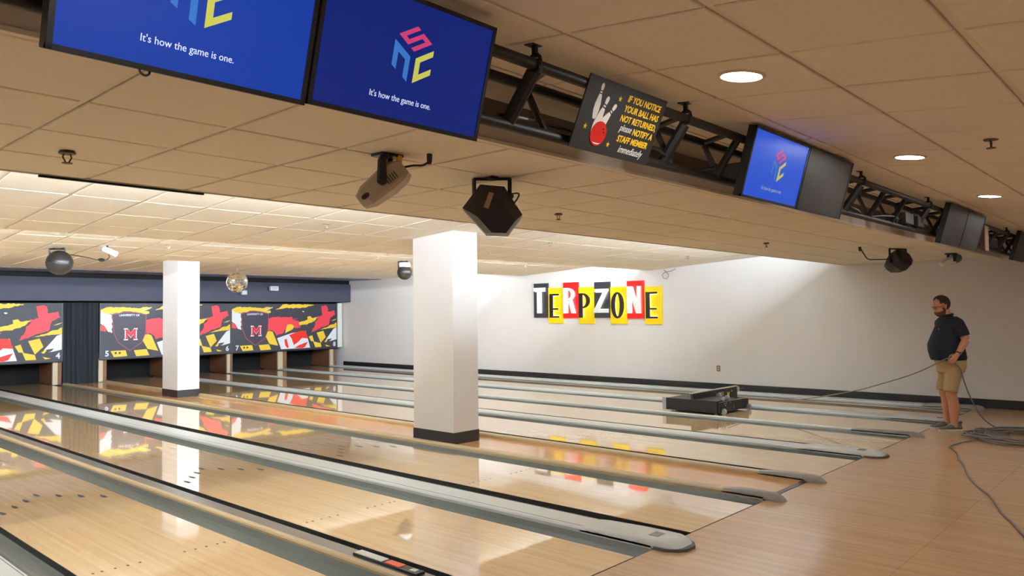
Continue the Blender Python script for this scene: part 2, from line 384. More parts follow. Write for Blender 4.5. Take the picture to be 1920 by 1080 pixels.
ART = {
 'white': [[(68, 190), (110, 225), (185, 245), (192, 470), (150, 455), (110, 380), (70, 350)], [(1475, 462), (1528, 440), (1528, 610), (1420, 640), (1450, 600), (1360, 615)],
           [(1008, 210), (1025, 205), (1045, 215), (1025, 226)], [(660, 590), (860, 520), (1060, 487), (1125, 728), (715, 746)]],
 'yellow': [[(70, 185), (130, 155), (300, 150), (440, 165), (600, 150), (605, 160), (500, 200), (575, 205), (575, 232), (540, 240), (480, 222), (330, 205), (190, 240), (100, 235), (68, 215)],
            [(640, 190), (700, 155), (740, 115), (870, 112), (1180, 115), (1175, 130), (1030, 160), (760, 170)],
            [(950, 370), (1090, 330), (1085, 290), (1130, 280), (1150, 305), (1240, 298), (1190, 350), (1060, 400), (960, 405)],
            [(1250, 480), (1400, 425), (1528, 370), (1528, 440), (1430, 450), (1330, 465)],
            [(480, 510), (560, 487), (600, 500), (675, 695), (560, 670)], [(175, 690), (330, 682), (346, 755), (210, 765)], [(415, 685), (550, 672), (580, 748), (440, 758)],
            [(1105, 572), (1155, 552), (1182, 640), (1140, 638)], [(1220, 517), (1320, 490), (1355, 580), (1280, 662)], [(1170, 640), (1280, 667), (1292, 720), (1200, 724)],
            [(1335, 645), (1370, 610), (1385, 622), (1360, 655)], [(1348, 688), (1425, 708), (1370, 716)], [(785, 445), (800, 400), (858, 392), (900, 425), (870, 470), (770, 520)]],
 'red': [[(68, 370), (105, 375), (135, 440), (120, 452), (68, 440)],
         [(530, 315), (680, 283), (720, 300), (870, 290), (880, 340), (960, 350), (985, 440), (905, 450), (900, 420), (858, 390), (800, 398), (780, 450), (740, 520), (650, 552), (625, 500), (590, 478), (530, 480)],
         [(1300, 215), (1290, 140), (1350, 125), (1382, 142), (1390, 215), (1485, 195), (1505, 262), (1430, 300), (1412, 380), (1400, 412), (1290, 440), (1240, 470), (1140, 510), (1200, 400), (1200, 360), (1250, 312), (1190, 322), (1200, 300), (1310, 270)]],
 'bright_red': [[(825, 548), (980, 489), (1058, 489), (1093, 597), (1005, 590), (960, 640), (890, 690), (862, 600)], [(900, 728), (960, 692), (1090, 645), (1050, 718), (1010, 732)], [(760, 612), (790, 600), (820, 720), (800, 732), (770, 690)]],
}
M_ART = {'white': P('print white', (226, 226, 228), .45), 'yellow': P('print yellow', (236, 196, 52), .45), 'red': P('print red', (232, 62, 74), .45), 'bright_red': P('print bright red', (238, 38, 30), .45)}
M_MASK = P('mask print ground', (58, 56, 66), .5)
M_NUM = P('mask numeral', (214, 220, 236), .45)
def rough(pl, amp, rng):
    out = []
    for i in range(len(pl)):
        a, b = pl[i], pl[(i+1) % len(pl)]; L = math.hypot(b[0]-a[0], b[1]-a[1]); n = max(1, int(L/22)); out.append(a)
        for k in range(1, n):
            t = k/n; d = rng.uniform(-amp, amp)*min(1, L/90); out.append((a[0]+(b[0]-a[0])*t-(b[1]-a[1])/L*d, a[1]+(b[1]-a[1])*t+(b[0]-a[0])/L*d))
    return [(min(1529, max(66, p[0])), max(107, p[1])) for p in out]
def mask(xa, xb_, nl, nr, where):
    rng = random.Random(3)
    W_, H = xb_-xa, 1.45; zb = .60
    t = thing('masking_panel', f'red and yellow printed masking panel {where}', 'masking panel', ((xa+xb_)/2, YP, zb), 'printed masking panels above the pits')
    MB().box(xa+.005, xb_-.005, YP, YP+.03, zb, zb+H, .004).build('panel', M_MASK, t)
    MB().box(xa, xb_, YP-.012, YP+.035, zb-.03, zb+.004, .003).build('bottom_rail', M_PLAST, t)
    for xx in (xa, xb_-.022): MB().box(xx, xx+.022, YP-.008, YP+.03, zb, zb+H).build('side_rail', P('mask rail', (70, 72, 76), .4), t)
    def uv(p):
        u = (p[0]-65)/1465; bot = 785-50*u; return (u*W_, (1-(p[1]-105)/(bot-105))*H)
    O = (xa, YP+.0005, zb); U = (1, 0, 0); V = (0, 0, 1); N = (0, -1, 0)
    k = 0
    for cn, polys in ART.items():
        for pl in polys:
            k += 1; MB().prism([uv(p) for p in (rough(pl, 7, rng) if (cn == 'red' or max(q[1] for q in pl) < 520) else pl)], (xa, YP+.0005, zb), U, V, N, .002+.0006*(k % 5)+(.003 if cn == 'bright_red' else 0)).build('print_'+cn, M_ART[cn], t)
    for (x0_, y0_, x1_, y1_, c_) in ((700, 470, 800, 430, 'red'), (660, 520, 780, 470, 'red'), (1210, 440, 1330, 395, 'red'), (1165, 480, 1290, 430, 'red'), (900, 455, 1000, 425, 'red'), (1440, 350, 1528, 320, 'yellow'), (1400, 640, 1528, 590, 'white'), (480, 205, 600, 165, 'white'), (840, 330, 960, 318, 'red')):
        MB().prism([uv(p) for p in ((x0_, y0_), (x0_+(x1_-x0_)*.5, (y0_+y1_)/2-6), (x1_, y1_-3), (x0_+(x1_-x0_)*.55, (y0_+y1_)/2+5))], (xa, YP+.0005, zb), U, V, N, .0062).build('brush_streak', M_ART[c_], t)
    # shield with lettering and the red block letter
    sh = [(186, 243), (270, 222), (366, 211), (460, 222), (548, 243), (542, 470), (500, 590), (375, 692), (250, 590), (205, 470)]
    cx, cy = 366, 430
    MB().prism([uv(p) for p in sh], O, U, V, N, .006).build('shield_border', P('shield border', (170, 70, 96), .45), t)
    MB().prism([uv((cx+(p[0]-cx)*.955, cy+(p[1]-cy)*.965)) for p in sh], O, U, V, N, .008).build('shield', P('shield ground', (60, 50, 68), .45), t)
    lt = text_mb('UNIVERSITY OF', .075, 0, 0, .002, 0, 'CENTER', bold=.002)
    uc, vc = uv((366, 262))
    b = MB(); b.add([(xa+uc+v.x*1.0, YP-.0075-v.z, zb+vc+v.y-.16*v.x*v.x) for v in lt.v], lt.f); b.build('shield_lettering', M_NUM, t)
    Mp = [(0, 0), (.3, 0), (.3, .12), (.24, .12), (.24, .55), (.5, .18), (.76, .55), (.76, .12), (.7, .12), (.7, 0), (1, 0), (1, .12), (.94, .12), (.94, .88), (1, .88), (1, 1), (.74, 1), (.5, .62), (.26, 1), (0, 1), (0, .88), (.06, .88), (.06, .12), (0, .12)]
    u0, v0 = uv((322, 548)); u1, v1 = uv((440, 425)); sx, sy = u1-u0, v1-v0
    MB().prism([(u0-.03+p[0]*(sx+.06), v0-.03+p[1]*(sy+.06)) for p in Mp], O, U, V, N, .0095).build('letter_outline', M_ART['white'], t)
    MB().prism([(u0+p[0]*sx, v0+p[1]*sy) for p in Mp], O, U, V, N, .011).build('block_letter', P('print crimson', (214, 30, 50), .45), t)
    for cx_ in (228, 268):
        u, v = uv((cx_, 716)); MB().prism([(u+.028*math.cos(a*math.pi/5), v+.03*math.sin(a*math.pi/5)) for a in range(10)], O, U, V, N, .006).build('print_dot', M_MASK, t)
    for tx, px in ((str(nl), (140, 752)), (str(nr), (1487, 708))):
        u, v = uv(px); lt = text_mb(tx, .2, 0, 0, .002, 0, 'CENTER', bold=.006)
        b = MB(); b.add([(xa+u+p.x, YP-.002-p.z, zb+v+p.y) for p in lt.v], lt.f); b.build('numeral', M_NUM, t)
    return t
mask(-2.30, 1.30, 3, 4, 'with numerals three and four beside the black curtain'); mask(2.16, 5.76, 5, 6, 'with numerals five and six, behind the far column'); mask(5.77, 9.47, 7, 8, 'with numerals seven and eight beside the white post'); mask(-5.92, -2.31, 1, 2, 'farthest from the lettered wall')
tag(MB().box(9.475, 9.64, YP-.04, YP+.04, .62, 2.08, .006).build('mask_post', P('post white', (226, 224, 214), .5)), 'white upright post between the numbered 8 panel and the right wall', 'post')
# kickbacks and pit interior
M_KB = P('kickback wood', (122, 80, 54), .55, noise=.2, nscale=6, stretch=(1, 1, 8))
M_KBW = P('kickback cream edge', (196, 180, 150), .5)
M_PIT = P('pit black', (10, 10, 11), .9)
kbx = [(-5.78, -5.54), (-3.98, -3.68), (-2.16, -1.98), (-.54, -.24), (1.10, 1.30), (2.16, 2.36), (3.90, 4.20), (5.68, 5.85), (7.34, 7.64), (9.24, 9.46)]
kbl = ['outside the numeral one', 'between numerals one and two', 'between numerals two and three', 'between numerals three and four', 'touching the black curtain under numeral four', 'touching the black curtain under numeral five',
       'between numerals five and six', 'between numerals six and seven', 'between numerals seven and eight', 'under the white wall post']
for (a, b_), l in zip(kbx, kbl):
    t = thing('pit_kickback', 'brown wooden pit side with cream front edge '+l, 'pit side', ((a+b_)/2, YP, 0), 'pit sides under the masking panels')
    MB().box(a+.012, b_-.012, YP+.12, YP+1.17, 0, .72).build('side_board', M_KB, t)
    MB().box(a, a+(b_-a)*.55, YP+.06, YP+.13, 0, .62, .004).build('front_edge', M_KBW, t)
    MB().box(a+(b_-a)*.55, b_, YP+.06, YP+.13, 0, .62, .004).build('rear_edge', M_KB, t)
tag(MB().box(-5.8, 9.6, YP+1.18, YP+1.24, -.12, 2.05).build('pit_cushion', M_PIT), 'black backing cushion across the back of all the pits', 'pit cushion')
# curtain between panels 4 and 5
rings = []
for z in (0.0, .5, 1.0, 1.5, 2.06):
    row = []
    for k in range(61):
        u = k/60; ph = u*2*math.pi*6.5
        row.append(Vector((1.315+.83*u, YP+.02+.028*math.sin(ph)+.012*math.sin(ph*2.3+z), z)))
    rings.append(row+[v+Vector((0, .03, 0)) for v in row[::-1]])
tag(MB().loft(rings).build('curtain', P('curtain black', (34, 38, 44), .9, noise=.15, nscale=60), smooth=True), 'black pleated curtain hanging between panels 4 and 5', 'curtain')

# ------------------------------------------------------------------ columns
def column(xa, xb_, ya, yb_, top, label):
    t = thing('column', label, 'column', ((xa+xb_)/2, (ya+yb_)/2, 0), 'white square columns')
    MB().box(xa, xb_, ya, yb_, -.01, top, .006).build('shaft', M_WALL, t)
    MB().box(xa-.006, xb_+.006, ya-.006, yb_+.006, -.01, .145, .003).build('base', M_BLACK, t)
column(1.53, 1.98, 4.26, 5.05, 2.78, 'white square column with black base standing closer to the foul line')
column(1.80, 2.265, 12.93, 13.66, 2.92, 'white square column with black base standing closer to the masking panels')

# ------------------------------------------------------------------ cove lights (tubes hidden behind the risers)
def batten(xa, y, z, ln, label, grp):
    t = thing('cove_light', label, 'light', (xa+ln/2, y, z), grp)
    MB().box(xa, xa+ln, y, y+.045, z-.05, z+.05, .004).build('housing', M_WHITE, t)
    for dz in (-.026, .026): MB().tube([(xa+.02, y+.066, z+dz), (xa+ln-.02, y+.066, z+dz)], .013, 8).build('tube', M_TUBE, t)
    for xx in (xa+.003, xa+ln-.017): MB().box(xx, xx+.014, y+.04, y+.085, z-.045, z+.045).build('socket', M_WHITE, t)
    rings = [[Vector((xx, y+.002, z+.045)), Vector((xx, y+.045, z+.045)), Vector((xx, y+.045, z+.052)), Vector((xx, y+.004, z+.085)), Vector((xx, y+.002, z+.085))] for xx in (xa+.01, xa+ln-.01)]
    MB().loft(rings).build('wedge', M_WHITE, t)
    MB().add([(xa+.015, y+.0465, z+.0535), (xa+ln-.015, y+.0465, z+.0535), (xa+ln-.015, y+.0055, z+.0865), (xa+.015, y+.0055, z+.0865), (xa+.015, y+.045, z+.052), (xa+ln-.015, y+.045, z+.052), (xa+ln-.015, y+.004, z+.085), (xa+.015, y+.004, z+.085)],
             [(0, 1, 2, 3), (7, 6, 5, 4), (0, 4, 5, 1), (1, 5, 6, 2), (2, 6, 7, 3), (3, 7, 4, 0)]).build('added_glow_strip', M_UP, t)  # glowing strip added above the tubes, only to throw more light on the ceiling
# none stands in the bay straight in front of a column
for y, zc_, lab, starts in ((2.136, 2.585, 'first', (-6.9, -5.65, -4.4, -3.15, -1.9, -.65, 2.95, 4.3, 5.7, 7.15)),
                            (6.416, 2.68, 'second', [-6.6+1.3*k for k in range(12)]),
                            (10.296, 2.715, 'third', (-6.9, -5.65, -4.4, -3.15, -1.95, -.75, 3.5, 4.75, 6.0, 7.2))):
    for x in starts:
        if x < 8.0: batten(x, y, zc_, 1.2, f'twin tube light hidden behind the {lab} ceiling step from the foul line', f'cove lights behind the {lab} step')
for xx, yy in ((2.95, 18.055), (3.4, 18.055)):
    t = thing('mask_lamp', 'small white lamp behind the dark beam, '+('closer to' if xx < 3.2 else 'farther from')+' the black curtain', 'light', (xx, yy, 2.14), 'lamps behind the beam')
    MB().box(xx-.12, xx+.12, yy-.06, yy+.045, 2.135, 2.26, .004).build('housing', M_WHITE, t)
    MB().box(xx-.10, xx+.10, yy-.03, yy+.035, 2.118, 2.137, .004).build('lens', EM('mask lamp lens', (255, 250, 240), 20, (.8, .8, .8)), t)

# ------------------------------------------------------------------ downlights in the approach ceiling
M_LENS = EM('downlight lens', (.97, .98, 1.0), DOWN, (.8, .8, .8))
slope = math.atan(AS)
DL = ['round downlight in the tilted tiles, farthest from the notice sign', 'round downlight in the tilted tiles before the two abutting lit monitors', 'round downlight in the tilted tiles beside the black notice sign',
      'round downlight in the tilted tiles beside the bright blue and dark monitor pair', 'round downlight in the tilted tiles before the pair of dark monitors', 'round downlight past the pair of dark monitors, beside the brown vented panel']
for i, (x, y) in enumerate(((-6.996, -1.49), (-4.566, -1.49), (-2.126, -1.49), (.314, -1.51), (2.76, -1.52), (5.2, -1.52), (-6.4, -4.6), (-3.4, -4.6), (-.4, -4.6), (2.6, -4.6), (5.6, -4.6), (8.4, -4.6))):
    z = zap(y) if y > -3.55 else zap(-3.55)
    A = Matrix.Rotation(slope if y > -3.55 else 0, 3, 'X')
    t = thing('downlight', DL[i] if y > -3 else 'round recessed downlight in the flat ceiling over the seating side', 'light', (x, y, z), 'approach downlights' if y > -3 else 'seating side downlights')
    MB().lathe([(.084, .002), (.084, -.016), (.088, -.019), (.098, -.018), (.102, -.013), (.102, .002)], (x, y, z), 28, A, cap=False).build('trim_ring', P('downlight trim', (214, 196, 168), .4), t, smooth=True)
    MB().lathe([(.0005, -.0145), (.0835, -.0145), (.0835, .002), (.0005, .002)], (x, y, z), 28, A).build('lens', M_LENS, t)

# ------------------------------------------------------------------ sprinklers
M_BRASS = P('sprinkler metal', (96, 74, 52), .4, metal=.6)
def sprinkler(x, y, z, label, s=1.0, mat=None):
    z -= .008
    t = thing('sprinkler', label, 'sprinkler', (x, y, z), 'ceiling sprinklers')
    m = mat or M_BRASS
    MB().lathe([(.034*s, -.008), (.036*s, -.003), (.03*s, .006)], (x, y, z), 14).build('escutcheon', m, t)
    b = MB()
    for sx in (-1, 1): b.tube([(x+sx*.012*s, y, z-.004), (x+sx*.018*s, y, z-.022*s), (x+sx*.006*s, y, z-.045*s)], .0035*s, 6)
    b.build('frame', m, t)
    MB().lathe([(.004*s, -.052*s), (.022*s, -.050*s), (.022*s, -.046*s), (.006*s, -.043*s)], (x, y, z), 12).build('deflector', m, t)
sprinkler(-3.896, 1.33, 2.53, 'brass sprinkler in the shaded tiles above lane 1', 1.15)
sprinkler(-.144, 1.14, 2.53, 'brass sprinkler in the shaded tiles beside the black faceted light')
sprinkler(3.966, 1.12, 2.53, 'brass sprinkler in the shaded tiles over lanes 5 and 6')
sprinkler(-.212, -2.07, zap(-2.07), 'brass sprinkler in the tilted tiles near the round downlights', 1.1)
M_SPW = P('sprinkler pale', (150, 138, 120), .4, metal=.3)
for x, y, zf, l in ((-.167, 4.58, z2_, 'over the lane before the near column, just past the first ceiling step'), (3.744, 4.44, z2_, 'just past the first ceiling step, wall side of the near column'), (7.9, 4.44, z2_, 'just past the first ceiling step, right by the lettered wall'),
                    (-.289, 8.53, z3_, 'past the second ceiling step, between the white spot and the far column'), (3.604, 8.53, z3_, 'past the second ceiling step, beside the globe light with white cap'), (7.585, 8.35, z3_, 'past the second ceiling step above the sign letter T')):
    sprinkler(x, y, zf(y), 'pale sprinkler '+l, 1.1, M_SPW)

# ------------------------------------------------------------------ truss
FT, RT, BT = (-.99, 2.672), (-.775, 2.672), (-.865, 2.445)
tr = thing('lighting_truss', 'long black triangular steel truss hung under the tilted ceiling', 'truss', (0, -.9, 2.445))
for (y, z), nm in ((FT, 'chord'), (RT, 'chord'), (BT, 'chord')):
    MB().tube([(XL+.02, y, z), (XR-.02, y, z)], .024, 10).build(nm, M_TRUSS, tr, smooth=True)
bay = .53; x = -6.98
while x < XR-.2:                                    # rear nodes: a strut to the front chord and one down to the bottom chord
    MB().tube([(x, *RT), (x-.10, *FT)], .016, 6).build('brace', M_TRUSS, tr)
    MB().tube([(x, *RT), (x+.03, *BT)], .016, 6).build('brace', M_TRUSS, tr)
    x += bay
for x in (-5.3, -4.1, -1.13, -.4, .35, 1.55, 2.15, 3.5, 4.1, 5.5, 6.1, 7.3, 8.0):
    MB().tube([(x, *FT), (x-.06, *BT)], .022, 8).build('brace', M_TRUSS, tr)
for x in (-6.6, -4.9, -2.92, -1.727, .961, 2.875, 4.9, 6.7, 8.6):
    yt = FT[0]; zt = zap(yt)
    c = MB(); c.tube([(x, yt+.03*math.sin(a*math.pi/6), FT[1]+.012+.03*math.cos(a*math.pi/6)) for a in range(13)], .008, 6)
    c.box(x-.012, x+.012, yt-.03, yt+.03, FT[1]-.03, FT[1]+.02, .004); c.box(x-.03, x+.03, yt-.03, yt+.03, zt-.012, zt+.004); c.box(x-.009, x+.009, yt-.009, yt+.009, FT[1]+.03, zt)
    c.build('hanger_clamp', M_TRUSS, tr)
    MB().tube([(x-.005, FT[0]+.005, FT[1]-.03), (x-.03, BT[0]+.01, BT[1])], .03, 8).build('hanger_plate', M_TRUSS, tr)
# cables lying in the truss and small boxes
for k, (xa, xb_) in enumerate(((-3.0, -1.2), (.45, 3.2), (4.9, 7.0), (-6.8, -4.7))):
    MB().tube(catmull([(xa+(xb_-xa)*i/8, -.86+.05*math.sin(i*2.1+k), 2.48+.03*math.sin(i*1.7)) for i in range(9)], 4), .008, 6).build('cable', M_PLAST, tr)
for k, (xa, ln) in enumerate(((2.35, .25), (2.75, .2), (5.6, .3), (6.2, .25), (-.95, .2))):
    MB().box(xa, xa+ln, -.93, -.80, 2.47, 2.57, .008).build('power_box', P('truss box', (48, 46, 46), .5), tr)
tag(MB().box(5.15, 5.35, -1.03, -.98, 2.36, 2.66, .01).build('truss_panel', P('vent panel brown', (98, 72, 54), .6)), 'slim brown vented panel hung on the truss beside the dark monitors', 'panel')

# ------------------------------------------------------------------ monitors
cs, sn = math.cos(math.radians(30)), math.sin(math.radians(30))
def face(poly, O, e1, e2, s): return [(O[0]+(p[0]*e1[0]+p[1]*e2[0])*s, O[1]+(p[0]*e1[1]+p[1]*e2[1])*s) for p in poly]
GN = [(0, 0), (.27, .0), (.27, .70), (.73, .70), (.73, 0), (1, 0), (1, 1), (0, 1)]
GC = [(0, 0), (1, 0), (1, .25), (.28, .25), (.28, .75), (1, .75), (1, 1), (0, 1)]
GS = [(0, 0), (1, 0), (1, .6), (.22, .6), (.22, .8), (1, .8), (1, 1), (0, 1), (0, .4), (.78, .4), (.78, .2), (0, .2)]
V_ = Vector((0, -.11, .39)).normalized(); N_ = Vector((1, 0, 0)).cross(V_)
def monitor(xa, xb_, zb, yb_, label, scr, cols, h=.405, lit=True, txt=(.75, .8, 1.0), tstr=.9):
    w = xb_-xa; O = Vector(((xa+xb_)/2, yb_, zb))
    t = thing('monitor', label, 'monitor', group='monitors on the truss', mat=frame(O, (1, 0, 0), V_, N_))
    MB().box(-w/2, w/2, 0, h, -.05, -.004, .006).build('back_cover', M_PLAST, t, world=False)
    b = MB(); bz = .014
    for q in ((-w/2, w/2, 0, bz), (-w/2, w/2, h-bz, h), (-w/2, -w/2+bz, 0, h), (w/2-bz, w/2, 0, h)): b.box(q[0], q[1], q[2], q[3], -.012, .004)
    b.build('bezel', M_PLAST, t, world=False)
    sc = MB().box(-w/2+bz*.8, w/2-bz*.8, bz*.8, h-bz*.8, -.006, 0).build('screen', scr, t, world=False)
    # bracket back to the truss
    MB().box(-.05, .05, h*.5, h*.88, -.10, -.045).build('bracket', M_TRUSS, t, world=False)
    if lit:
        s = .088 if w > .75 else .08; cx, cy = .01*w, h*.56
        g = .012
        ka = face(GN, (cx-g-cs*s, cy-g*.6-s*.0-s+sn*s), (cs, -sn), (0, 1), s)
        kb = face(GC, (cx+g, cy-g*.6-s), (cs, sn), (0, 1), s)
        kc = face(GS, (cx, cy+g), (cs, sn), (-cs, sn), s)
        for pl, nm in ((ka, 0), (kb, 1), (kc, 2)):
            MB().prism(pl, (0, 0, 0), (1, 0, 0), (0, 1, 0), (0, 0, 1), .001).build('logo_glyph', cols[nm], sc, world=False)
        text_mb("It's how the game is one.", .0285*w/.71, cx-.02, h*.17, .0008, 0, 'CENTER', wscale=.9).build('caption', EM(f'caption{tstr}', (txt[0], txt[1], txt[2]), tstr), sc, world=False)
    return t
def glyphs(k): return [EM('glyph blue %g' % k, (80*k**.3, 150, 250), .55*k), EM('glyph yellow %g' % k, (225, 222, 100), .74*k), EM('glyph pink %g' % k, (232, 70, 130), .74*k)]
monitor(-4.665, -3.985, 2.297, -1.0, 'brighter blue lit monitor abutting the navy lit one, farther from the notice sign', EM('screen a', (8, 62, 172), .74, (.01, .01, .02)), glyphs(1.0), tstr=.95)
monitor(-3.975, -3.268, 2.305, -1.0, 'navy lit monitor with cube logo, between a brighter lit monitor and the notice sign', EM('screen b', (2, 36, 128), .66, (.01, .01, .02)), glyphs(.9), tstr=.8)
monitor(-1.145, -.365, 2.332, -1.0, 'lit bright blue monitor with cube logo, joined to a blank dark monitor', EM('screen c', (30, 84, 214), .77, (.01, .01, .02)), glyphs(.8), tstr=.35)
M_OFF = P('blank screen', (40, 36, 32), .5)
monitor(-.355, .43, 2.332, -1.0, 'blank dark monitor joined to the bright blue lit one', M_OFF, None, lit=False)
monitor(3.21, 4.0, 2.33, -1.0, 'blank monitor of the all-dark pair, on the notice sign side', M_OFF, None, lit=False)
monitor(4.01, 4.80, 2.33, -1.0, 'blank monitor of the all-dark pair, beside the brown vented panel', M_OFF, None, lit=False)
monitor(7.0, 7.78, 2.33, -1.0, 'blank dark monitor over lanes 7 and 8 closest to the right wall', M_OFF, None, lit=False)
# looped cable hanging under the left monitor
tag(MB().tube(catmull([(-4.455, -1.0, 2.31), (-4.452, -.998, 2.292), (-4.44, -.996, 2.285), (-4.428, -.994, 2.292), (-4.425, -.99, 2.31)], 5), .003, 6).build('cable_loop', M_PLAST), 'short black cable loop hanging under the brighter of the abutting lit monitors', 'cable')

# ------------------------------------------------------------------ ball return notice on the truss
yb0, zb0 = -.905, 2.405
Vs = Vector((0, -.125, .285)).normalized(); Ns = Vector((1, 0, 0)).cross(Vs); hs = .325
sg = thing('notice_sign', 'black notice about unreturned balls with bowling pins and red ball, on the truss', 'sign', mat=frame((-2.29, yb0, zb0), (1, 0, 0), Vs, Ns))
wS = .62
MB().box(-wS/2, wS/2, 0, hs, -.008, 0, .002).build('board', P('notice black', (36, 34, 32), .6), sg, world=False)
M_YEL = P('notice yellow', (236, 190, 30), .5); M_SW = P('notice white', (228, 224, 212), .5)
lines = [('IF YOU NOTICE', .268, M_YEL), ('YOUR BALL HAS', .222, M_YEL), ('NOT RETURNED,', .176, M_YEL)]
for tx, y, m in lines: text_mb(tx, .042, .135, y-.006, .0012, 0, 'CENTER', shear=.15, bold=.001, wscale=.93).build('lettering', m, sg, world=False)
text_mb('please', .046, .05, .128, .0012, 0, 'CENTER', shear=.35, wscale=.82).build('lettering', M_SW, sg, world=False)
text_mb('NOTIFY A', .042, .195, .124, .0012, 0, 'CENTER', shear=.15, bold=.001, wscale=.9).build('lettering', M_YEL, sg, world=False)
text_mb('STAFF MEMBER', .042, .135, .078, .0012, 0, 'CENTER', shear=.15, bold=.001, wscale=.9).build('lettering', M_YEL, sg, world=False)
text_mb('immediately', .05, .14, .030, .0012, 0, 'CENTER', shear=.35, wscale=.82).build('lettering', M_SW, sg, world=False)
PIN = [(.0, .012), (.03, .022), (.10, .033), (.17, .0315), (.24, .021), (.29, .0115), (.325, .0125), (.36, .0165), (.385, .012), (.395, .003)]
def pinpoly(x, y, sc, rot):
    p = [(w_*1.55, h_) for h_, w_ in PIN]+[(-w_*1.55, h_) for h_, w_ in PIN[::-1]]
    c, s = math.cos(rot), math.sin(rot); return [(x+sc*(a*c-b*s), y+sc*(a*s+b*c)) for a, b in p]
for (x, y, sc, ro, d) in ((-.205, .145, .40, .02, .0012), (-.185, .075, .47, -.22, .0017), (-.165, .085, .44, -.55, .0022)):
    pn = MB().prism(pinpoly(x, y, sc, ro), (0, 0, 0), (1, 0, 0), (0, 1, 0), (0, 0, 1), d).build('pin_print', M_SW, sg, world=False)
    c, s = math.cos(ro), math.sin(ro)
    for hh in (.275, .305):
        MB().prism([(x+sc*(a*c-b*s), y+sc*(a*s+b*c)) for a, b in ((-.02, hh), (.02, hh), (.02, hh+.012), (-.02, hh+.012))], (0, 0, 0), (1, 0, 0), (0, 1, 0), (0, 0, 1), d+.0006).build('pin_stripe', P('pin stripe', (40, 34, 30), .6), pn, world=False)
bl = MB().prism([(-.14+.056*math.cos(a*math.pi/12), .088+.056*math.sin(a*math.pi/12)) for a in range(24)], (0, 0, 0), (1, 0, 0), (0, 1, 0), (0, 0, 1), .003).build('ball_print', P('notice red', (214, 24, 18), .45), sg, world=False)
for a, b in ((-.115, .112), (-.105, .098)): MB().prism([(a+.005*math.cos(k), b+.005*math.sin(k)) for k in range(6)], (0, 0, 0), (1, 0, 0), (0, 1, 0), (0, 0, 1), .0036).build('finger_hole', M_DARK, bl, world=False)
MB().prism([(-.172, .048), (-.15, .04), (-.125, .04), (-.105, .05), (-.125, .046), (-.15, .046)], (0, 0, 0), (1, 0, 0), (0, 1, 0), (0, 0, 1), .0036).build('ball_glint', M_SW, bl, world=False)
for x, y in ((-.06, .262), (-.245, .105), (-.045, .052), (-.12, .175)):
    MB().prism([(x+(.014 if k % 2 == 0 else .006)*math.sin(k*math.pi/5), y+(.014 if k % 2 == 0 else .006)*math.cos(k*math.pi/5)) for k in range(10)], (0, 0, 0), (1, 0, 0), (0, 1, 0), (0, 0, 1), .0012 if y != .175 else .0005).build('star_print', M_YEL, sg, world=False)

# ------------------------------------------------------------------ TERPZONE wall sign
SP = {'white': P('sign letter white', (240, 240, 240), .35), 'black': P('sign letter black', (24, 22, 20), .4)}
PC = {'k': P('sign panel black', (44, 45, 52), .45), 'y': P('sign panel yellow', (250, 212, 10), .4), 'r': P('sign panel red', (240, 22, 22), .4)}
LT = {
 'T': [[(0, .86), (0, 1), (1, 1), (1, .86), (.66, .86), (.66, 0), (.28, 0), (.28, .86)]],
 'E': [[(0, 0), (1, 0), (1, .07), (.34, .07), (.34, .33), (.92, .33), (.92, .40), (.34, .40), (.34, .92), (.98, .92), (.98, 1), (0, 1)]],
 'Z': [[(0, 0), (.98, 0), (.98, .14), (.36, .14), (1, .92), (1, 1), (.08, 1), (.08, .87), (.64, .87), (0, .08)]],
 'N': [[(0, 0), (.30, 0), (.30, .62), (.66, 0), (1, 0), (1, 1), (.72, 1), (.72, .42), (.40, 1), (0, 1)]],
}
def ringpoly(n=28, rx=.5, ry=.5, ix=.2, iy=.42, cx=.5, cy=.5):
    o = [(cx+rx*math.sin(2*math.pi*k/n), cy+ry*math.cos(2*math.pi*k/n)) for k in range(n+1)]
    i = [(cx+ix*math.sin(2*math.pi*k/n), cy+iy*math.cos(2*math.pi*k/n)) for k in range(n+1)]
    return o, i
def letter_mb(ch, Y0, Y1, z0, z1, x, d):
    """letter on the wall facing -X; u runs towards -Y"""
    b = MB(); U = Vector((0, (Y1-Y0), 0)); V = Vector((0, 0, z1-z0)); N = Vector((-1, 0, 0)); O = Vector((x, Y0, z0))
    if ch in LT:
        for pl in LT[ch]: b.prism(pl, O, U, V, N, d)
    elif ch == 'O':
        o, i = ringpoly(); n = len(o)-1
        for k in range(n): b.prism([o[k], o[k+1], i[k+1], i[k]], O, U, V, N, d)
    else:   # P and R: stem, bowl as arc segments, leg
        b.prism([(0, 0), (.32, 0), (.32, 1), (0, 1)], O, U, V, N, d)
        n = 10; mid, hh = (.69, .31) if ch == 'P' else (.74, .26)
        for k in range(n):
            a0, a1 = math.pi*k/n, math.pi*(k+1)/n
            pt = lambda a, rx, ry: (.32+rx*math.sin(a), mid+ry*math.cos(a))
            rx, ix, iy = (.66, .36, hh-.07) if ch == 'P' else (.60, .30, hh-.08)
            b.prism([pt(a0, rx, hh), pt(a1, rx, hh), pt(a1, ix, iy), pt(a0, ix, iy)], O, U, V, N, d)
        if ch == 'R': b.prism([(.40, .52), (.72, .52), (1.0, 0), (.66, 0)], O, U, V, N, d)
    return b
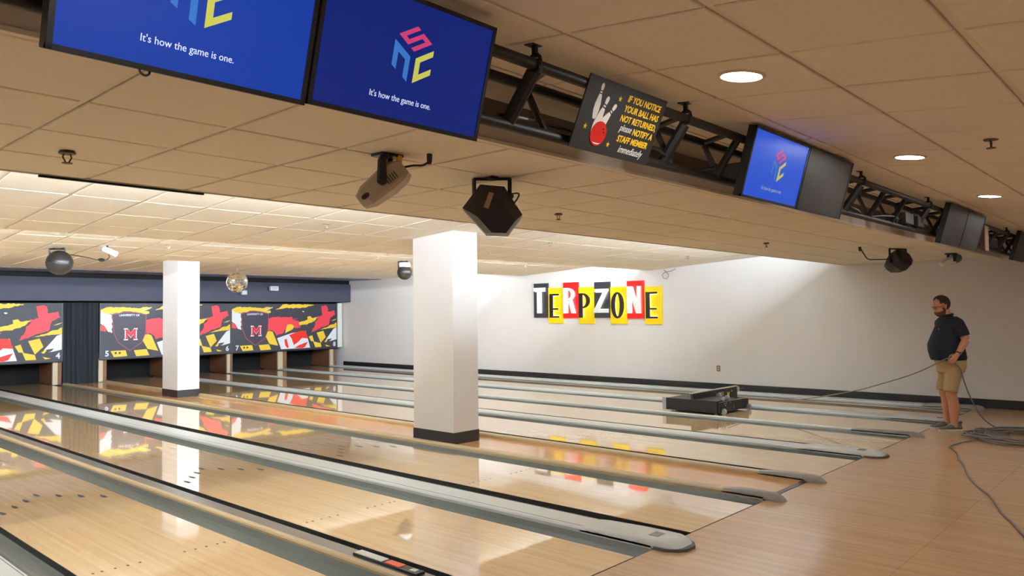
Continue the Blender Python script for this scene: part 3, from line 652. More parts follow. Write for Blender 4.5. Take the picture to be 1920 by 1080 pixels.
signs = [('T', 'k', 'white', (9.89, 9.425, 1.56, 2.435), (9.842, 9.472, 1.669, 2.323)), ('E', 'y', 'black', (9.42, 8.94, 1.415, 2.311), (9.333, 9.04, 1.559, 2.156)),
         ('R', 'r', 'white', (8.925, 8.458, 1.547, 2.429), (8.879, 8.493, 1.662, 2.294)), ('P', 'y', 'black', (8.452, 7.977, 1.406, 2.298), (8.403, 8.07, 1.556, 2.149)),
         ('Z', 'k', 'white', (7.968, 7.515, 1.55, 2.406), (7.951, 7.521, 1.67, 2.24)), ('O', 'y', 'black', (7.51, 7.04, 1.402, 2.276), (7.455, 7.098, 1.534, 2.151)),
         ('N', 'r', 'white', (7.03, 6.577, 1.531, 2.401), (6.996, 6.623, 1.648, 2.275)), ('E', 'y', 'black', (6.562, 6.107, 1.397, 2.256), (6.5, 6.196, 1.531, 2.132))]
cn = {'k': 'black', 'y': 'yellow', 'r': 'red'}
for i, (ch, pc, lc, pb, lb) in enumerate(signs):
    nb = ' beside the red N' if i == 7 else (' beside the black T' if i == 1 else '')
    t = thing('sign_letter', f'{lc} letter {ch} on a {cn[pc]} wall panel{nb}', 'sign', (XR, (pb[0]+pb[1])/2, pb[2]), 'letter panels of the wall sign')
    th = .05 if pc != 'y' else .035
    MB().box(XR-th, XR+.002, pb[1], pb[0], pb[2], pb[3], .003).build('panel', PC[pc], t)
    xo = XR-th-.03
    lt = letter_mb(ch, lb[0], lb[1], lb[2], lb[3], xo, .03).build('letter', SP[lc], t)
    hb = letter_mb(ch, lb[0]-.012, lb[1]+.012, lb[2]+.012, lb[3]-.012, xo+.008, .006).build('halo_light', EM('halo '+lc+pc, (255, 244, 200) if lc == 'black' else (255, 255, 255), 3.0), lt)
    MB().box(XR-th-.032, XR-th+.001, (lb[0]+lb[1])/2+abs(lb[0]-lb[1])*.22, (lb[0]+lb[1])/2+abs(lb[0]-lb[1])*.30, lb[2]+.2, lb[2]+.23).build('standoff', M_PLAST, t)
# outlet and cable loop on the right wall
t = thing('wall_outlet', 'small brown double outlet low on the right wall', 'outlet', (XR, 4.776, .42))
MB().box(XR-.008, XR+.001, 4.735, 4.815, .405, .525, .002).build('cover_plate', P('outlet brown', (120, 84, 62), .5), t)
for z in (.44, .485): MB().box(XR-.011, XR-.006, 4.755, 4.795, z-.014, z+.014, .002).build('socket', P('outlet pale', (216, 204, 180), .5), t)
pts = [(XR-.03, 5.75, 2.625), (XR-.03, 5.85, 2.585), (XR-.03, 5.98, 2.57), (XR-.03, 6.08, 2.52), (XR-.03, 6.06, 2.44), (XR-.03, 5.97, 2.42), (XR-.03, 5.93, 2.50), (XR-.03, 6.0, 2.58), (XR-.03, 6.05, 2.615)]
tag(MB().tube(catmull(pts, 6), .007, 6).build('wall_cable', P('cable grey', (130, 124, 120), .5)), 'thin grey cable looping down from the ceiling beside the last sign letter E', 'cable')

# ------------------------------------------------------------------ ceiling effect lights
M_BEIGE = P('fixture beige', (176, 160, 138), .45, noise=.05, nscale=12)
M_YT = P('yellow tag', (226, 170, 30), .5)
def axes_to(d, up=(0, 0, 1)):
    d = Vector(d).normalized(); u = Vector(up); s = d.cross(u).normalized(); u = s.cross(d); return d, s, u
# beige scanner
rv = Vector((.675, -.737, 0)); fv = Vector((.737, .675, 0))
pj = thing('effect_projector', 'beige wedge-shaped effect projector on a black ceiling yoke with yellow tag', 'stage light', (-2.69, .26, 2.53))
A0, B0 = Vector((-2.62, .19, 2.455)), Vector((-2.775, .365, 2.275))          # tail and nose of the body axis
d, s, u = axes_to(B0-A0); 
def sect(c, w, h, ch):
    p = [(-w+ch, -h), (w-ch, -h), (w, -h+ch), (w, h-ch), (w-ch, h), (-w+ch, h), (-w, h-ch), (-w, -h+ch)]
    return [c+s*a+u*b for a, b in p]
L_ = (B0-A0).length
MB().loft([sect(A0-d*.005, .062, .040, .012), sect(A0+d*.03, .075, .058, .014), sect(A0+d*.12, .085, .066, .016), sect(A0+d*(L_-.05), .07, .056, .016), sect(A0+d*L_, .05, .036, .014)]).build('body', M_BEIGE, pj)
side = -s if s.dot(fv) > 0 else s
near = -1 if s.dot(fv) > 0 else 1
for k in range(5):
    c = A0+d*(.055+.014*k)+s*near*.084-u*.015
    MB().prism([(-.003, -.02), (.003, -.02), (.003, .02), (-.003, .02)], c, d, u, s*near, .002).build('vent_slot', P('vent dark', (70, 60, 50), .7), pj)
c = A0+d*(L_-.045)+s*near*.071-u*.005
MB().prism([(.024*math.cos(a*math.pi/8), .014*math.sin(a*math.pi/8)) for a in range(16)], c, d, u, s*near, .004).build('lens_port', P('lens dark red', (52, 26, 24), .2), pj)
m0 = Vector((-2.685, .255, 2.53))
MB().box(m0.x-.07, m0.x+.07, m0.y-.05, m0.y+.05, 2.515, 2.535, .005).build('ceiling_plate', M_PLAST, pj)
for sg_ in (-1, 1):
    q = A0+d*.13+s*sg_*.098
    MB().tube([(m0.x+s.x*sg_*.05, m0.y+s.y*sg_*.05, 2.52), q+Vector((0, 0, .10)), q-Vector((0, 0, .0))], [.022, .024, .028], 8).build('yoke_arm', M_PLAST, pj)
    MB().lathe([(.026, -.01), (.026, .012), (.012, .016)], q, 12, Matrix((tuple(u), tuple(d), tuple(s*sg_))).transposed()).build('yoke_knob', M_PLAST, pj)
tg = A0-d*.0+u*.05
MB().box(tg.x-.012, tg.x+.012, tg.y-.012, tg.y+.012, tg.z-.045, tg.z+.03, .002).build('yellow_tag', M_YT, pj)
MB().tube(catmull([A0+u*.03+d*.05, (-2.60, .16, 2.468), (-2.56, .115, 2.47), (-2.538, .092, 2.488), (-2.534, .088, 2.50)], 6), .006, 6).build('cable', M_PLAST, pj)
MB().lathe([(.008, -.055), (.012, -.045), (.015, -.03), (.015, .003)], (-2.534, .088, 2.53), 10).build('plug', M_PLAST, pj)

def octa_light(C, yaw, tilt, R, ln, label, mat, group=None, yoke_top=2.53, name='effect_light'):
    """faceted drum: octagonal front and back on a U yoke"""
    t = thing(name, label, 'stage light', (C[0], C[1], yoke_top), group)
    A = Matrix.Rotation(yaw, 3, 'Z') @ Matrix.Rotation(tilt, 3, 'X')
    C = Vector(C)
    def ring(y, r, sq): return [C+A @ Vector((r*math.cos(math.pi/8+k*math.pi/4), y, r*sq*math.sin(math.pi/8+k*math.pi/4))) for k in range(8)]
    MB().loft([ring(-ln/2, R*.62, .8), ring(-ln/2+.03, R*.95, .95), ring(0, R, 1), ring(ln/2-.06, R*.9, .92), ring(ln/2, R*.7, .8)]).build('housing', mat, t)
    sx = A @ Vector((1, 0, 0)); sx.z = 0; sx.normalize()
    b = MB()
    for k in (-1, 1):
        p = C+sx*k*R*1.06
        b.box(p.x-.012, p.x+.012, p.y-.012, p.y+.012, C.z-.01, yoke_top-.004, .003)
    pL, pR = C-sx*R*1.06, C+sx*R*1.06
    b.tube([(pL.x, pL.y, yoke_top-.006), (pR.x, pR.y, yoke_top-.006)], .010, 6)
    b.build('yoke', M_TRUSS, t)
    for k in (-1, 1): MB().tube([C+sx*k*R*.9, C+sx*k*R*1.16], .018, 10).build('yoke_knob', M_PLAST, t)
    MB().prism([(-.014, -.045), (.014, -.045), (.014, .045), (-.014, .045)], C+A @ Vector((-.02, -.02, R*.93)), A @ Vector((1, 0, 0)), A @ Vector((0, 1, 0)), A @ Vector((0, 0, 1)), .003).build('label_plate', P('label tan', (150, 122, 96), .5), t)
    return t
camdir = math.atan2(.675, .737)
# black faceted light near the column: seen from behind and below
t = thing('effect_light', 'large black faceted effect light on a U bracket before the near column', 'stage light', (-1.80, .33, 2.53), 'black faceted effect lights')
def at(l, dz, f=0): return Vector((-1.80, .33, 2.53))+rv*l+fv*f+Vector((0, 0, dz))
# front (camera side) outline and back outline, joined by a body
front = [(-.185, -.20), (-.075, -.055), (.075, -.07), (.185, -.245), (.095, -.365), (-.045, -.36)]
backp = [(a*.86+.01, b*.86-.03) for a, b in front]
fr2 = [(a*.62+.025, b*.62-.14) for a, b in front]
MB().loft([[at(a, b, -.13) for a, b in fr2], [at(a, b, -.06) for a, b in front], [at(a, b, .08) for a, b in front], [at(a, b, .2) for a, b in backp]]).build('housing', M_PLAST, t)
for k, l in ((0, -.115), (1, .108)):
    p0 = at(l, 0); MB().box(p0.x-.007, p0.x+.007, p0.y-.012, p0.y+.012, 2.36, 2.522, .003).build('bracket_arm', M_TRUSS, t)
pa, pb = at(-.118, -.012), at(.111, -.012); MB().tube([pa, (pa+pb)/2, pb], .010, 8).build('bracket_bar', M_TRUSS, t)
pm = (pa+pb)/2; MB().box(pm.x-.03, pm.x+.03, pm.y-.03, pm.y+.03, 2.512, 2.534, .004).build('ceiling_plate', M_TRUSS, t)
for l, b_ in ((-.118, -.17), (.112, -.13)):
    MB().ball(at(l, b_, -.06), .022, 10, 6).build('bracket_knob', M_PLAST, t)
MB().prism([(-.015, -.05), (.015, -.05), (.015, .05), (-.015, .05)], at(-.02, -.165, -.128), rv*math.cos(-.35)+Vector((0, 0, math.sin(-.35))), Vector((0, 0, math.cos(.35)))+rv*math.sin(-.35)*-1, -fv, .006).build('label_plate', P('label tan', (150, 122, 96), .5), t)
MB().prism([(-.03, -.022), (.03, -.022), (.03, .022), (-.03, .022)], at(.115, -.20, -.062), rv, (0, 0, 1), -fv, .006).build('rating_label', P('label pale', (160, 146, 126), .5), t)
MB().tube(catmull([at(.11, -.20, -.07), at(.15, -.155, -.07), at(.165, -.115, -.05), at(.13, -.11, -.03), at(.10, -.12, 0)], 6), .005, 6).build('cable', M_PLAST, t)
# second black light and white/teal light at the right wall side
t = octa_light((6.31, .25, 2.345), camdir*-1+.35, -.55, .155, .30, 'black faceted effect light with trailing cable near the right wall', M_PLAST, 'black faceted effect lights')
MB().tube(catmull([(6.19, .35, 2.38), (5.95, .42, 2.37), (5.78, .48, 2.37), (5.66, .5, 2.44), (5.583, .524, 2.53)], 6), .008, 6).build('cable', M_PLAST, t)
MB().lathe([(.012, -.06), (.018, -.03), (.018, .004)], (5.583, .524, 2.53), 10).build('plug', M_PLAST, t)
pj2 = thing('effect_projector', 'white and green effect projector on a black yoke close to the right wall', 'stage light', (7.97, -.05, 2.53))
cC = Vector((7.965, -.05, 2.42)); dd, ss, uu = axes_to((-.55, .62, -.35))
def sect2(c, w, h): return [c+ss*a+uu*b for a, b in ((-w*.7, -h), (w*.7, -h), (w, -h*.6), (w, h*.6), (w*.7, h), (-w*.7, h), (-w, h*.6), (-w, -h*.6))]
MB().loft([sect2(cC-dd*.02, .075, .06), sect2(cC+dd*.08, .07, .055), sect2(cC+dd*.17, .045, .035)]).build('body', M_WHITE, pj2)
MB().loft([sect2(cC-dd*.14, .05, .04), sect2(cC-dd*.09, .075, .06), sect2(cC-dd*.02, .076, .061)]).build('rear_body', P('fixture green', (84, 124, 108), .5), pj2)
MB().box(7.88, 8.06, -.12, .02, 2.512, 2.534, .004).build('ceiling_plate', M_TRUSS, pj2)
for k in (-1, 1):
    q = cC+ss*k*.085; MB().tube([(q.x, q.y, 2.52), (q.x, q.y, q.z-.02)], .02, 8).build('yoke_arm', M_PLAST, pj2)

# globe lights, mirror ball, spots
def globe(C, R, ztop, label, pale=False):
    t = thing('globe_light', label, 'stage light', (C[0], C[1], ztop), 'dark globe lights on the ceiling')
    MB().ball(C, R, 20, 14, (1, 1, 1)).build('globe', P('globe dark', (36, 34, 33), .3, noise=.2, nscale=30), t, smooth=True)
    MB().tube([Vector(C)+rv*R*.98*math.cos(a*math.pi/10)+fv*R*.98*math.sin(a*math.pi/10) for a in range(21)], .008, 6).build('rim', M_PLAST, t)
    b = MB()
    for l in (-R*.82, R*.42):
        p = Vector(C)+rv*l; b.tube([(p.x, p.y, C[2]+R*.3), (p.x, p.y, ztop-.015)], .012, 8)
    p0, p1 = Vector(C)-rv*R*.82, Vector(C)+rv*R*.42
    b.tube([(p0.x, p0.y, ztop-.02), (p1.x, p1.y, ztop-.02)], .014, 8); b.build('yoke', M_PLAST, t)
    pm = (p0+p1)/2; MB().box(pm.x-.05, pm.x+.05, pm.y-.05, pm.y+.05, ztop-.02, ztop+.004, .004).build('ceiling_plate', M_PLAST, t)
    return t
z = z3_(9.48); t = globe((-1.475, 9.45, z-.225), .18, z, 'dark round globe light hung above lane 4 beside the white spot')
MB().tube(catmull([(-1.40, 9.40, z-.10), (-1.1, 9.6, z-.11), (-.80, 9.75, z3_(9.75)-.13), (-.70, 9.72, z3_(9.7)-.09), (-.9, 9.2, z3_(9.2)-.08), (-1.0, 8.97, z3_(8.97)-.06)], 6), .007, 6).build('cable', M_PLAST, t)
MB().ball((-.80, 9.75, z3_(9.75)-.12), .035, 8, 6, (1.6, 1, .8)).build('cable_joint', M_PLAST, t)
z = z3_(8.83); t = globe((4.5, 8.83, z-.235), .15, z, 'dark round globe light with white cap half behind the near column')
MB().lathe([(.11, -.13), (.12, -.07), (.10, -.04)], (4.5, 8.83, z), 14).build('white_cap', M_WHITE, t, smooth=True)
z = z3_(8.94)
t = thing('spot_light', 'small white cylinder spot hung from the lit ceiling beside the globe light', 'stage light', (-1.0, 8.94, z))
MB().tube([(-1.0, 8.94, z+.003), (-1.0, 8.94, z-.07)], .014, 8).build('stem', M_PLAST, t)
MB().tube([Vector((-1.0, 8.94, z-.09))-rv*.05+Vector((0, 0, .03)), Vector((-1.0, 8.94, z-.09))+rv*.13-Vector((0, 0, .05))], .042, 12).build('can', M_WHITE, t, smooth=True)
# mirror ball
Cb = Vector((2.25, 11.28, 2.35)); R = .205
t = thing('mirror_ball', 'silver mirror ball hanging from a small black motor with cable', 'mirror ball', (Cb.x, Cb.y, z4_(Cb.y)))
bm_ = MB(); n, m = 26, 15; rings = []
M_MIR = P('mirror facet', (214, 208, 196), .08, metal=1)
core = MB().ball(Cb, R*.985, 20, 12).build('core', P('ball grout', (120, 116, 108), .5), t, smooth=True)
for i in range(1, m):
    th0, th1 = math.pi*(i-.45)/m-math.pi/2+.05, math.pi*(i+.45)/m-math.pi/2+.05
    nn = max(6, int(n*math.cos((th0+th1)/2)))
    for k in range(nn):
        a0, a1 = 2*math.pi*(k+.04)/nn, 2*math.pi*(k+.96)/nn
        vs = [Cb+R*Vector((math.cos(th)*math.cos(a), math.cos(th)*math.sin(a), math.sin(th))) for th, a in ((th0, a0), (th0, a1), (th1, a1), (th1, a0))]
        c0 = sum(vs, Vector())/4; vs2 = [v-(c0-Cb)*.03 for v in vs]
        bm_.add(vs+vs2, [(0, 1, 2, 3), (0, 4, 5, 1), (1, 5, 6, 2), (2, 6, 7, 3), (3, 7, 4, 0)])
mo = bm_.build('mirror_facets', M_MIR, t); mo['kind'] = 'stuff'
zc = z4_(Cb.y)
MB().tube([(Cb.x, Cb.y, Cb.z+R*.95), (Cb.x, Cb.y, zc-.05)], .004, 6).build('hanging_wire', P('wire grey', (120, 110, 100), .4), t)
MB().lathe([(.045, -.075), (.065, -.055), (.075, .004)], (Cb.x, Cb.y, zc), 14).build('motor', M_PLAST, t)
MB().tube(catmull([(Cb.x-.05, Cb.y, zc-.045), (Cb.x-.2, Cb.y+.1, zc-.12), (Cb.x-.32, Cb.y+.16, zc-.11), (Cb.x-.38, Cb.y+.2, zc+.002)], 6), .007, 6).build('cable', P('cable tan', (120, 100, 80), .5), t)
# lamps on the beam
for (x, z, label, w) in ((6.83, 2.50, 'white rectangular floodlight mounted on the dark beam above panel 7', .13), (5.86, 2.36, 'small grey lamp on the dark beam behind the mirror ball', .09)):
    t = thing('beam_lamp', label, 'light', (x, 17.9, z))
    MB().box(x-w, x+w, 17.72, 17.84, z-.07, z+.07, .025).build('head', M_WHITE if w > .1 else P('lamp grey', (150, 148, 158), .4), t)
    MB().box(x-.03, x+.03, 17.82, 17.903, z-.03, z+.03, .004).build('bracket', M_PLAST, t)
    MB().box(x-w*.75, x+w*.75, 17.715, 17.724, z-.05, z+.05, .003).build('lens', P('lamp glass', (190, 196, 206), .15), t)

# ------------------------------------------------------------------ lane machine
M_MB = P('machine black', (20, 20, 19), .5, noise=.3, nscale=25, bump=.2, bscale=60)
M_MET = P('machine metal', (178, 182, 186), .3, metal=.6)
mc = thing('lane_machine', 'black lane oiling machine with silver wheels standing across a pale lane', 'lane machine', (6.65, 3.4, 0))
MB().box(6.13, 6.85, 2.99, 3.93, .03, .215, .012).build('tank', M_MB, mc)
MB().box(6.12, 6.16, 2.96, 3.96, .025, .222, .006).build('side_plate', P('machine side', (24, 20, 20), .45, noise=.2, nscale=20), mc)
MB().box(6.115, 6.125, 3.9, 3.97, .02, .23, .002).build('edge_strip', M_MET, mc)
MB().box(6.14, 7.17, 2.92, 2.985, .03, .20, .008).build('front_plate', M_MB, mc)
MB().box(6.85, 7.17, 2.98, 3.93, .03, .10, .01).build('rear_deck', M_MB, mc)
tp = MB().box(6.14, 7.74, 3.40, 3.445, .07, .315, .006).build('tall_panel', M_MB, mc)
MB().box(6.10, 7.76, 3.39, 3.455, .313, .327, .004).build('panel_edge', P('panel edge', (160, 156, 140), .4), mc)
MB().box(7.02, 7.2, 3.392, 3.401, .19, .265, .002).build('warning_plate', P('warning plate', (150, 104, 84), .5), tp)
MB().prism([(0, .09), (.022, .09), (.03, .035), (.045, .075), (.06, .035), (.068, .09), (.09, .09), (.066, 0), (.045, 0), (.024, 0)], (7.34, 3.4, .15), (1, 0, 0), (0, 0, 1), (0, -1, 0), .006).build('yellow_emblem', P('emblem yellow', (236, 176, 24), .5), tp)
MB().box(7.31, 7.335, 3.394, 3.4, .13, .25, .002).build('emblem_edge', P('emblem blue', (24, 62, 92), .5), tp)
MB().box(7.5, 7.53, 3.393, 3.4, .235, .27, .002).build('sticker', P('sticker pink', (206, 160, 140), .5), tp)
def roller(x, y, z, r, w, ax, mat=M_MET):
    d = Vector(ax).normalized(); b = MB(); b.tube([Vector((x, y, z))-d*w/2, Vector((x, y, z))+d*w/2], r, 14)
    b.tube([Vector((x, y, z))-d*(w/2+.006), Vector((x, y, z))+d*(w/2+.006)], r*.45, 10); return b.build('wheel', mat, mc, smooth=True)
roller(6.22, 2.895, .05, .048, .04, (1, 0, 0)); roller(7.12, 2.895, .05, .048, .04, (1, 0, 0)); roller(7.77, 3.42, .27, .05, .05, (0, 1, 0))
roller(6.95, 3.36, .22, .045, .04, (1, 0, 0)); roller(6.75, 3.1, .22, .04, .05, (1, 0, 0)); roller(6.4, 3.0, .235, .035, .04, (1, 0, 0))
roller(6.25, 3.85, .035, .034, .03, (1, 0, 0)); roller(6.25, 3.05, .035, .034, .03, (1, 0, 0)); roller(7.1, 3.85, .035, .034, .03, (1, 0, 0))
for x, z in ((6.3, .17), (6.36, .175), (6.33, .14), (6.62, .08), (6.62, .11), (6.5, .18)): MB().ball((x, 2.918, z), .008, 8, 5).build('bolt', M_MET, mc)
MB().box(7.74, 8.05, 3.40, 3.44, .23, .262, .004).build('handle_bar', M_PLAST, mc)

# ------------------------------------------------------------------ person
PF = Vector((-.66, .751, 0)).normalized(); PL = Vector((0, 0, 1)).cross(PF); P0 = Vector((6.681, -.212, 0))
per = thing('person', 'man in navy polo shirt and khaki shorts holding a grey cord', 'person', P0)
def W3(f, s, z): return P0+PF*f+PL*s+Vector((0, 0, z))
def ering(f, z, hd, hw, s=0, n=24, tilt=0):
    return [W3(f+hd*math.cos(2*math.pi*k/n), s+hw*math.sin(2*math.pi*k/n), z+tilt*hd*math.cos(2*math.pi*k/n)) for k in range(n)]
def fuse(name, mb, mat, parent, voxel, smooth=6, fac=.5):
    me = mb.mesh(name, parent_origin(parent)); o = link(name, me, parent)
    r = o.modifiers.new('r', 'REMESH'); r.mode = 'VOXEL'; r.voxel_size = voxel
    if smooth: sm = o.modifiers.new('s', 'SMOOTH'); sm.iterations = smooth; sm.factor = fac
    bpy.context.view_layer.update()
    me2 = bpy.data.meshes.new_from_object(o.evaluated_get(bpy.context.evaluated_depsgraph_get()))
    o.modifiers.clear(); o.data = me2; me2.materials.clear(); me2.materials.append(mat)
    for p in me2.polygons: p.use_smooth = True
    bpy.data.meshes.remove(me); return o
M_SKIN = P('skin', (196, 138, 104), .55, noise=.06, nscale=30)
B = MB()
# torso inside the clothes
B.loft([ering(-.06, .80, .13, .16), ering(-.07, .92, .16, .185), ering(-.03, 1.10, .20, .195), ering(-.03, 1.22, .195, .19), ering(-.05, 1.36, .15, .185), ering(-.06, 1.46, .115, .18), ering(-.06, 1.53, .08, .12), ering(-.045, 1.58, .062, .066)])
# neck and head (pitched down)
hp = math.radians(-17); HC = (.028, 1.715)
def H(f, s, z): return W3(HC[0]+f*math.cos(hp)-z*math.sin(hp), s, HC[1]+f*math.sin(hp)+z*math.cos(hp))
HA = Matrix((tuple(PF*math.cos(hp)+Vector((0, 0, math.sin(hp)))), tuple(PL), tuple(-PF*math.sin(hp)+Vector((0, 0, math.cos(hp)))))).transposed()
B.tube([W3(-.06, 0, 1.50), W3(-.04, 0, 1.60), H(-.02, 0, -.02)], [.072, .066, .062], 14)
B.ball(H(-.012, 0, .035), .1, 24, 16, (1.0, .80, .98), HA)
B.ball(H(.03, 0, -.055), .07, 20, 12, (.98, .86, 1.05), HA)
B.ball(H(.045, 0, -.10), .036, 14, 10, (1, 1.1, .8), HA)
B.loft([[H(.085+a, b, c) for a, b, c in q] for q in ([(0, -.012, .025), (.004, 0, .028), (0, .012, .025), (-.01, 0, .02)], [(.02, -.018, -.02), (.034, 0, -.016), (.02, .018, -.02), (.0, 0, -.03)], [(.0, -.016, -.032), (.016, 0, -.036), (.0, .016, -.032), (-.01, 0, -.03)])])
for sg_ in (-1, 1):
    B.ball(H(-.012, sg_*.082, -.012), .03, 12, 8, (.62, .35, 1.1), HA)        # ears
    B.ball(H(.072, sg_*.035, .028), .02, 10, 6, (.7, 1.3, .5), HA)            # brow
# legs
for sg_, fo in ((1, -.02), (-1, -.045)):
    B.tube([W3(-.06, sg_*.09, .88), W3(-.02+fo, sg_*.10, .66), W3(.0+fo, sg_*.105, .50), W3(-.02+fo, sg_*.105, .42), W3(-.035+fo, sg_*.105, .32), W3(-.03+fo, sg_*.105, .20), W3(-.03+fo, sg_*.105, .10), W3(-.03+fo, sg_*.105, .05)],
           [.10, .078, .068, .068, .072, .057, .046, .048], 16)
    B.ball(W3(.0+fo, sg_*.105, .49), .067, 14, 10)
# arms and hands
def arm(sg_, sh, el, wr, hdir):
    B.tube([W3(*sh), W3(*[(a+b)/2 for a, b in zip(sh, el)]), W3(*el)], [.066, .058, .05], 14)
    B.tube([W3(*el), W3(*[a*.65+b*.35 for a, b in zip(el, wr)]), W3(*wr)], [.049, .05, .032], 14)
    h = Vector(hdir).normalized(); inn = Vector((0, -sg_, 0)); sp = inn.cross(h)
    if sp.x < 0: sp = -sp                       # towards the thumb side (forward)
    w = Vector(wr)
    def pt(a, b, c): q = w+h*a+sp*b+inn*c; return W3(q.x, q.y, q.z)
    B.loft([[pt(a, b*math.cos(2*math.pi*k/12), c*math.sin(2*math.pi*k/12)) for k in range(12)] for a, b, c in ((-.01, .028, .022), (.03, .036, .02), (.07, .043, .019), (.095, .042, .016))])
    for i, (ln, o) in enumerate(((.95, .032), (1.05, .011), (1.0, -.011), (.8, -.031))):
        B.tube([pt(.075, o, 0), pt(.098, o, .0), pt(.098+.03*ln, o, .012), pt(.10+.034*ln, o*.95, .036), pt(.088+.01*ln, o*.9, .055), pt(.070, o*.88, .052)], [.011, .0115, .0105, .0098, .009, .0075], 8)
    B.tube([pt(.02, .028, .008), pt(.045, .050, .018), pt(.075, .052, .035), pt(.097, .036, .048)], [.015, .0135, .0115, .0085], 8)
    return pt
ptL = arm(1, (-.075, .20, 1.48), (-.145, .275, 1.255), (-.03, .27, 1.055), (.62, -.08, -.78))
ptR = arm(-1, (-.065, -.20, 1.48), (-.15, -.275, 1.25), (-.13, -.265, 1.02), (.25, .06, -.95))
body = fuse('body', B, M_SKIN, per, .0062, 3)
# shirt
M_SHIRT = P('navy polo', (24, 28, 44), .85, noise=.12, nscale=40)
Sb = MB()
Sb.loft([ering(-.055, .965, .222, .212), ering(-.052, 1.0, .232, .222), ering(-.03, 1.10, .236, .228), ering(-.02, 1.19, .230, .222), ering(-.042, 1.30, .203, .215), ering(-.06, 1.41, .165, .212), ering(-.066, 1.49, .128, .19), ering(-.055, 1.555, .09, .125), ering(-.045, 1.585, .076, .085)])
for sg_ in (-1, 1):
    Sb.tube([W3(-.068, sg_*.13, 1.50), W3(-.075, sg_*.20, 1.475), W3(-.11, sg_*.245, 1.37), W3(-.125, sg_*.262, 1.305)], [.085, .09, .083, .08], 16)
shirt = fuse('polo_shirt', Sb, M_SHIRT, per, .012, 6)
MB().tube([W3(-.042+.074*math.cos(a*math.pi/12), .078*math.sin(a*math.pi/12), 1.592+.012*math.cos(a*math.pi/12)*-1) for a in range(25)], .015, 8, cap=False).build('collar', M_SHIRT, shirt, smooth=True)
MB().prism([(-.028, -.008), (.03, -.002), (.026, .008), (-.03, .006)], W3(.118, .10, 1.40), (PL*-.5+PF*-.2).normalized()*-1, (0, 0, 1), (PF*.9+PL*.45).normalized(), .012).build('chest_emblem', P('emblem pale', (214, 190, 120), .6), shirt)
# shorts
M_SHORT = P('khaki shorts', (176, 150, 108), .85, noise=.08, nscale=40)
Sh = MB()
Sh.loft([ering(-.06, 1.01, .20, .20), ering(-.075, .95, .195, .208), ering(-.088, .88, .186, .208), ering(-.075, .80, .165, .20)])
for sg_, fo in ((1, -.0), (-1, -.03)):
    Sh.tube([W3(-.07, sg_*.098, .86), W3(-.045+fo, sg_*.105, .72), W3(-.01+fo, sg_*.118, .60), W3(.0+fo, sg_*.12, .535)], [.118, .104, .094, .092], 18)
shorts = fuse('shorts', Sh, M_SHORT, per, .012, 5)
# shoes
M_SHOE = P('shoe grey', (112, 106, 100), .7, noise=.12, nscale=50)
for sg_, fo in ((1, .0), (-1, .005)):
    def sring(f, w, z0, z1, n=14): return [W3(f+fo, sg_*.105+w*math.cos(2*math.pi*k/n), z0+(z1-z0)*(.5+.5*math.sin(2*math.pi*k/n))) for k in range(n)]
    up = MB().loft([sring(-.148, .026, .025, .075), sring(-.135, .038, .02, .098), sring(-.07, .042, .02, .105), sring(-.01, .045, .02, .10), sring(.05, .05, .02, .078), sring(.11, .047, .02, .060), sring(.145, .034, .022, .05), sring(.16, .016, .025, .04)]).build('shoe', M_SHOE, per, smooth=True)
    pl = [(-.155, .0), (-.145, .03), (-.10, .04), (-.02, .043), (.06, .052), (.12, .048), (.155, .03), (.168, .0), (.155, -.03), (.12, -.048), (.06, -.05), (-.02, -.04), (-.10, -.04), (-.145, -.03)]
    MB().prism(pl, W3(fo, sg_*.105, .0), PF, PL, (0, 0, 1), .028).build('sole', P('sole white', (206, 200, 192), .6), up)
    for k in range(4): MB().tube([W3(.0+.022*k+fo, sg_*.105-.02, .094-.009*k), W3(.004+.022*k+fo, sg_*.105+.02, .094-.009*k)], .004, 6).build('lace', P('lace pale', (180, 176, 170), .7), up)
# hair, beard, glasses, watch
M_HAIR = P('hair dark brown', (52, 36, 26), .8, noise=.2, nscale=60)
def shell(c, r, sc, keep, th, name, mat):
    n, m = 36, 28; vs = []; idx = {}; fs = []
    for i in range(m+1):
        a = math.pi*(.01+.98*i/m)-math.pi/2
        for k in range(n):
            b_ = 2*math.pi*k/n; vs.append(Vector((r*sc[0]*math.cos(a)*math.cos(b_), r*sc[1]*math.cos(a)*math.sin(b_), r*sc[2]*math.sin(a))))
    qs = [(i*n+k, i*n+(k+1) % n, (i+1)*n+(k+1) % n, (i+1)*n+k) for i in range(m) for k in range(n)]
    qs = [q for q in qs if keep(sum((vs[j] for j in q), Vector())/4+Vector(c))]
    b = MB(); b.add([H(*(v+Vector(c))) for v in vs], qs)
    me = b.mesh(name, parent_origin(per)); me.materials.append(mat)
    bm = bmesh.new(); bm.from_mesh(me); bmesh.ops.delete(bm, geom=[v for v in bm.verts if not v.link_faces], context='VERTS')
    bmesh.ops.solidify(bm, geom=bm.faces[:], thickness=th); bm.to_mesh(me); bm.free()
    for p in me.polygons: p.use_smooth = True
    return link(name, me, per)
shell((-.014, 0, .036), .1075, (1.0, .82, .99), lambda p: (p.z > .045 and p.x < .035) or (p.x < -.02 and p.z > -.055 and not (abs(p.y) > .06 and p.x > -.045 and p.z < .02)), -.012, 'hair', M_HAIR)
shell((.032, 0, -.058), .0745, (.98, .88, 1.06), lambda p: p.z < -.062 and p.x > -.035 or (abs(p.y) > .05 and p.z < .0 and -.012 < p.x < .018), -.008, 'beard', P('beard brown', (84, 58, 42), .85, noise=.25, nscale=80))
M_EYE = P('eye dark', (30, 22, 18), .3)
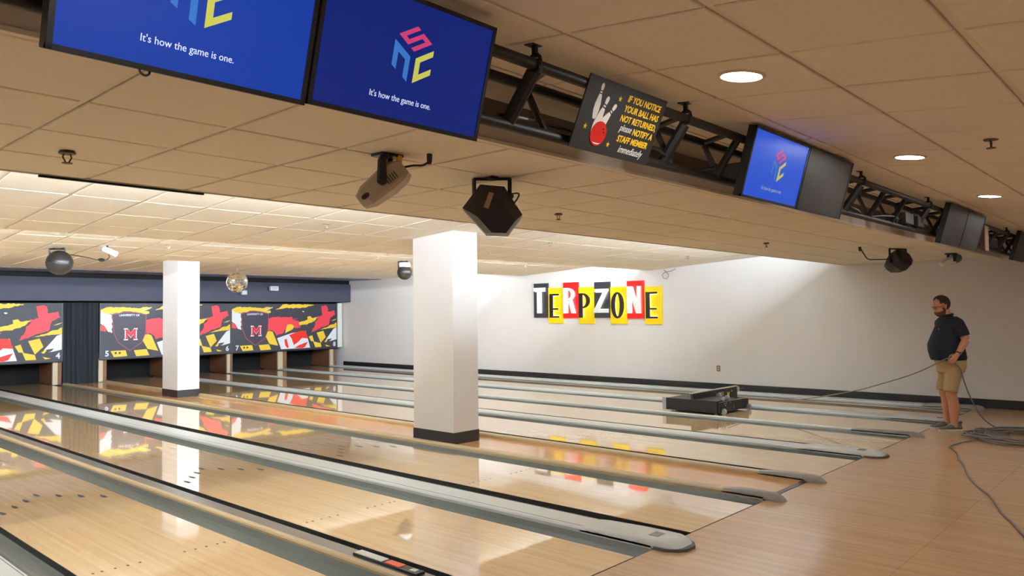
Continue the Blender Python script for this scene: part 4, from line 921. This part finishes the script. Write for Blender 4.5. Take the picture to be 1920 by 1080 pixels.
for sg_ in (-1, 1):
    e = MB().ball(H(.078, sg_*.033, .008), .011, 10, 8, (.7, 1.1, .8), HA).build('eye', P('eye white', (220, 214, 206), .3), per, smooth=True)
    MB().ball(H(.084, sg_*.034, .007), .006, 8, 6, (.6, 1, 1), HA).build('iris', M_EYE, e, smooth=True)
MB().box(0, .001, 0, .001, 0, .001)
g = MB()
for sg_ in (-1, 1):
    g.tube([H(.098, sg_*(.034+.024*math.cos(a*math.pi/6)), .008+.019*math.sin(a*math.pi/6)) for a in range(13)], .0028, 6, cap=False)
    g.tube([H(.096, sg_*.058, .012), H(.05, sg_*.083, .012), H(-.005, sg_*.087, .008)], .0028, 6)
g.tube([H(.10, -.011, .012), H(.104, 0, .014), H(.10, .011, .012)], .0028, 6)
g.build('glasses', M_PLAST, per)
MB().loft([[H(.088+a, b, -.066+c) for a, b, c in ((0, -.02, 0), (.008, 0, .004), (0, .02, 0), (.004, 0, -.005))], [H(.094, b*.3, -.066) for b in (-.01, 0, .01, 0)]]).build('mouth', P('lips', (150, 88, 76), .5), per)
wr = Vector((-.045, .271, 1.08)); wd = Vector((.5, 0, -.87)).normalized()
wc = [W3(*(wr+Vector((.87*.036*math.cos(a*math.pi/9), .036*math.sin(a*math.pi/9), .5*.036*math.cos(a*math.pi/9))))) for a in range(19)]
wt = MB().tube(wc, .008, 6, cap=False).build('watch', M_PLAST, per)
MB().tube([W3(wr.x, wr.y+.034, wr.z), W3(wr.x, wr.y+.046, wr.z)], .019, 14).build('watch_face', P('watch glass', (90, 96, 104), .2), wt)

# ------------------------------------------------------------------ long grey cord: machine, hand, coil, trail
M_CORD = P('cord grey', (128, 118, 112), .6, noise=.15, nscale=40)
hq = ptL(.108, 0, .036); hA = ptL(.108, .055, .036); hB = ptL(.105, -.055, .036)
path = [Vector((6.38, 2.90, .225)), Vector((6.7, 2.895, .21)), Vector((7.05, 2.89, .20)), Vector((7.12, 2.6, .20)), Vector((6.99, 1.96, .245)), Vector((6.84, 1.08, .443)), Vector((6.74, .6, .60)), Vector((6.63, .137, .778)), hA, hq, hB,
        Vector((6.55, -.43, .86)), Vector((6.68, -.45, .66)), Vector((6.83, -.50, .41)), Vector((6.98, -.60, .16)), Vector((7.12, -.74, .02)), Vector((7.05, -.86, .013)), Vector((6.75, -.93, .013))]
for k in range(16):
    for j in range(8):
        a = 2*math.pi*j/8+2.2+.1*k
        R_ = .46+random.uniform(-.16, .16); path.append(Vector((6.42+R_*1.12*math.cos(a)+random.uniform(-.09, .09), -1.12+R_*.98*math.sin(a)+random.uniform(-.07, .07), .010+.0035*k+random.uniform(0, .012))))
path += [Vector(p) for p in ((6.1, -.72, .03), (5.81, -.68, .013), (5.56, -.61, .012), (5.2, -.58, .012), (5.06, -.64, .012), (4.75, -.76, .012), (4.4, -.84, .012), (4.03, -.98, .012), (3.52, -1.12, .012), (3.01, -1.31, .012), (2.72, -1.45, .012), (2.43, -1.55, .012), (2.07, -1.66, .012), (1.77, -1.79, .012), (1.45, -1.91, .012), (.9, -2.2, .012), (.2, -2.7, .012))]
tag(MB().tube(catmull(path, 6), .0085, 7).build('power_cord', M_CORD, smooth=True), 'long grey cord from the lane machine through the hand to a floor coil', 'cord')
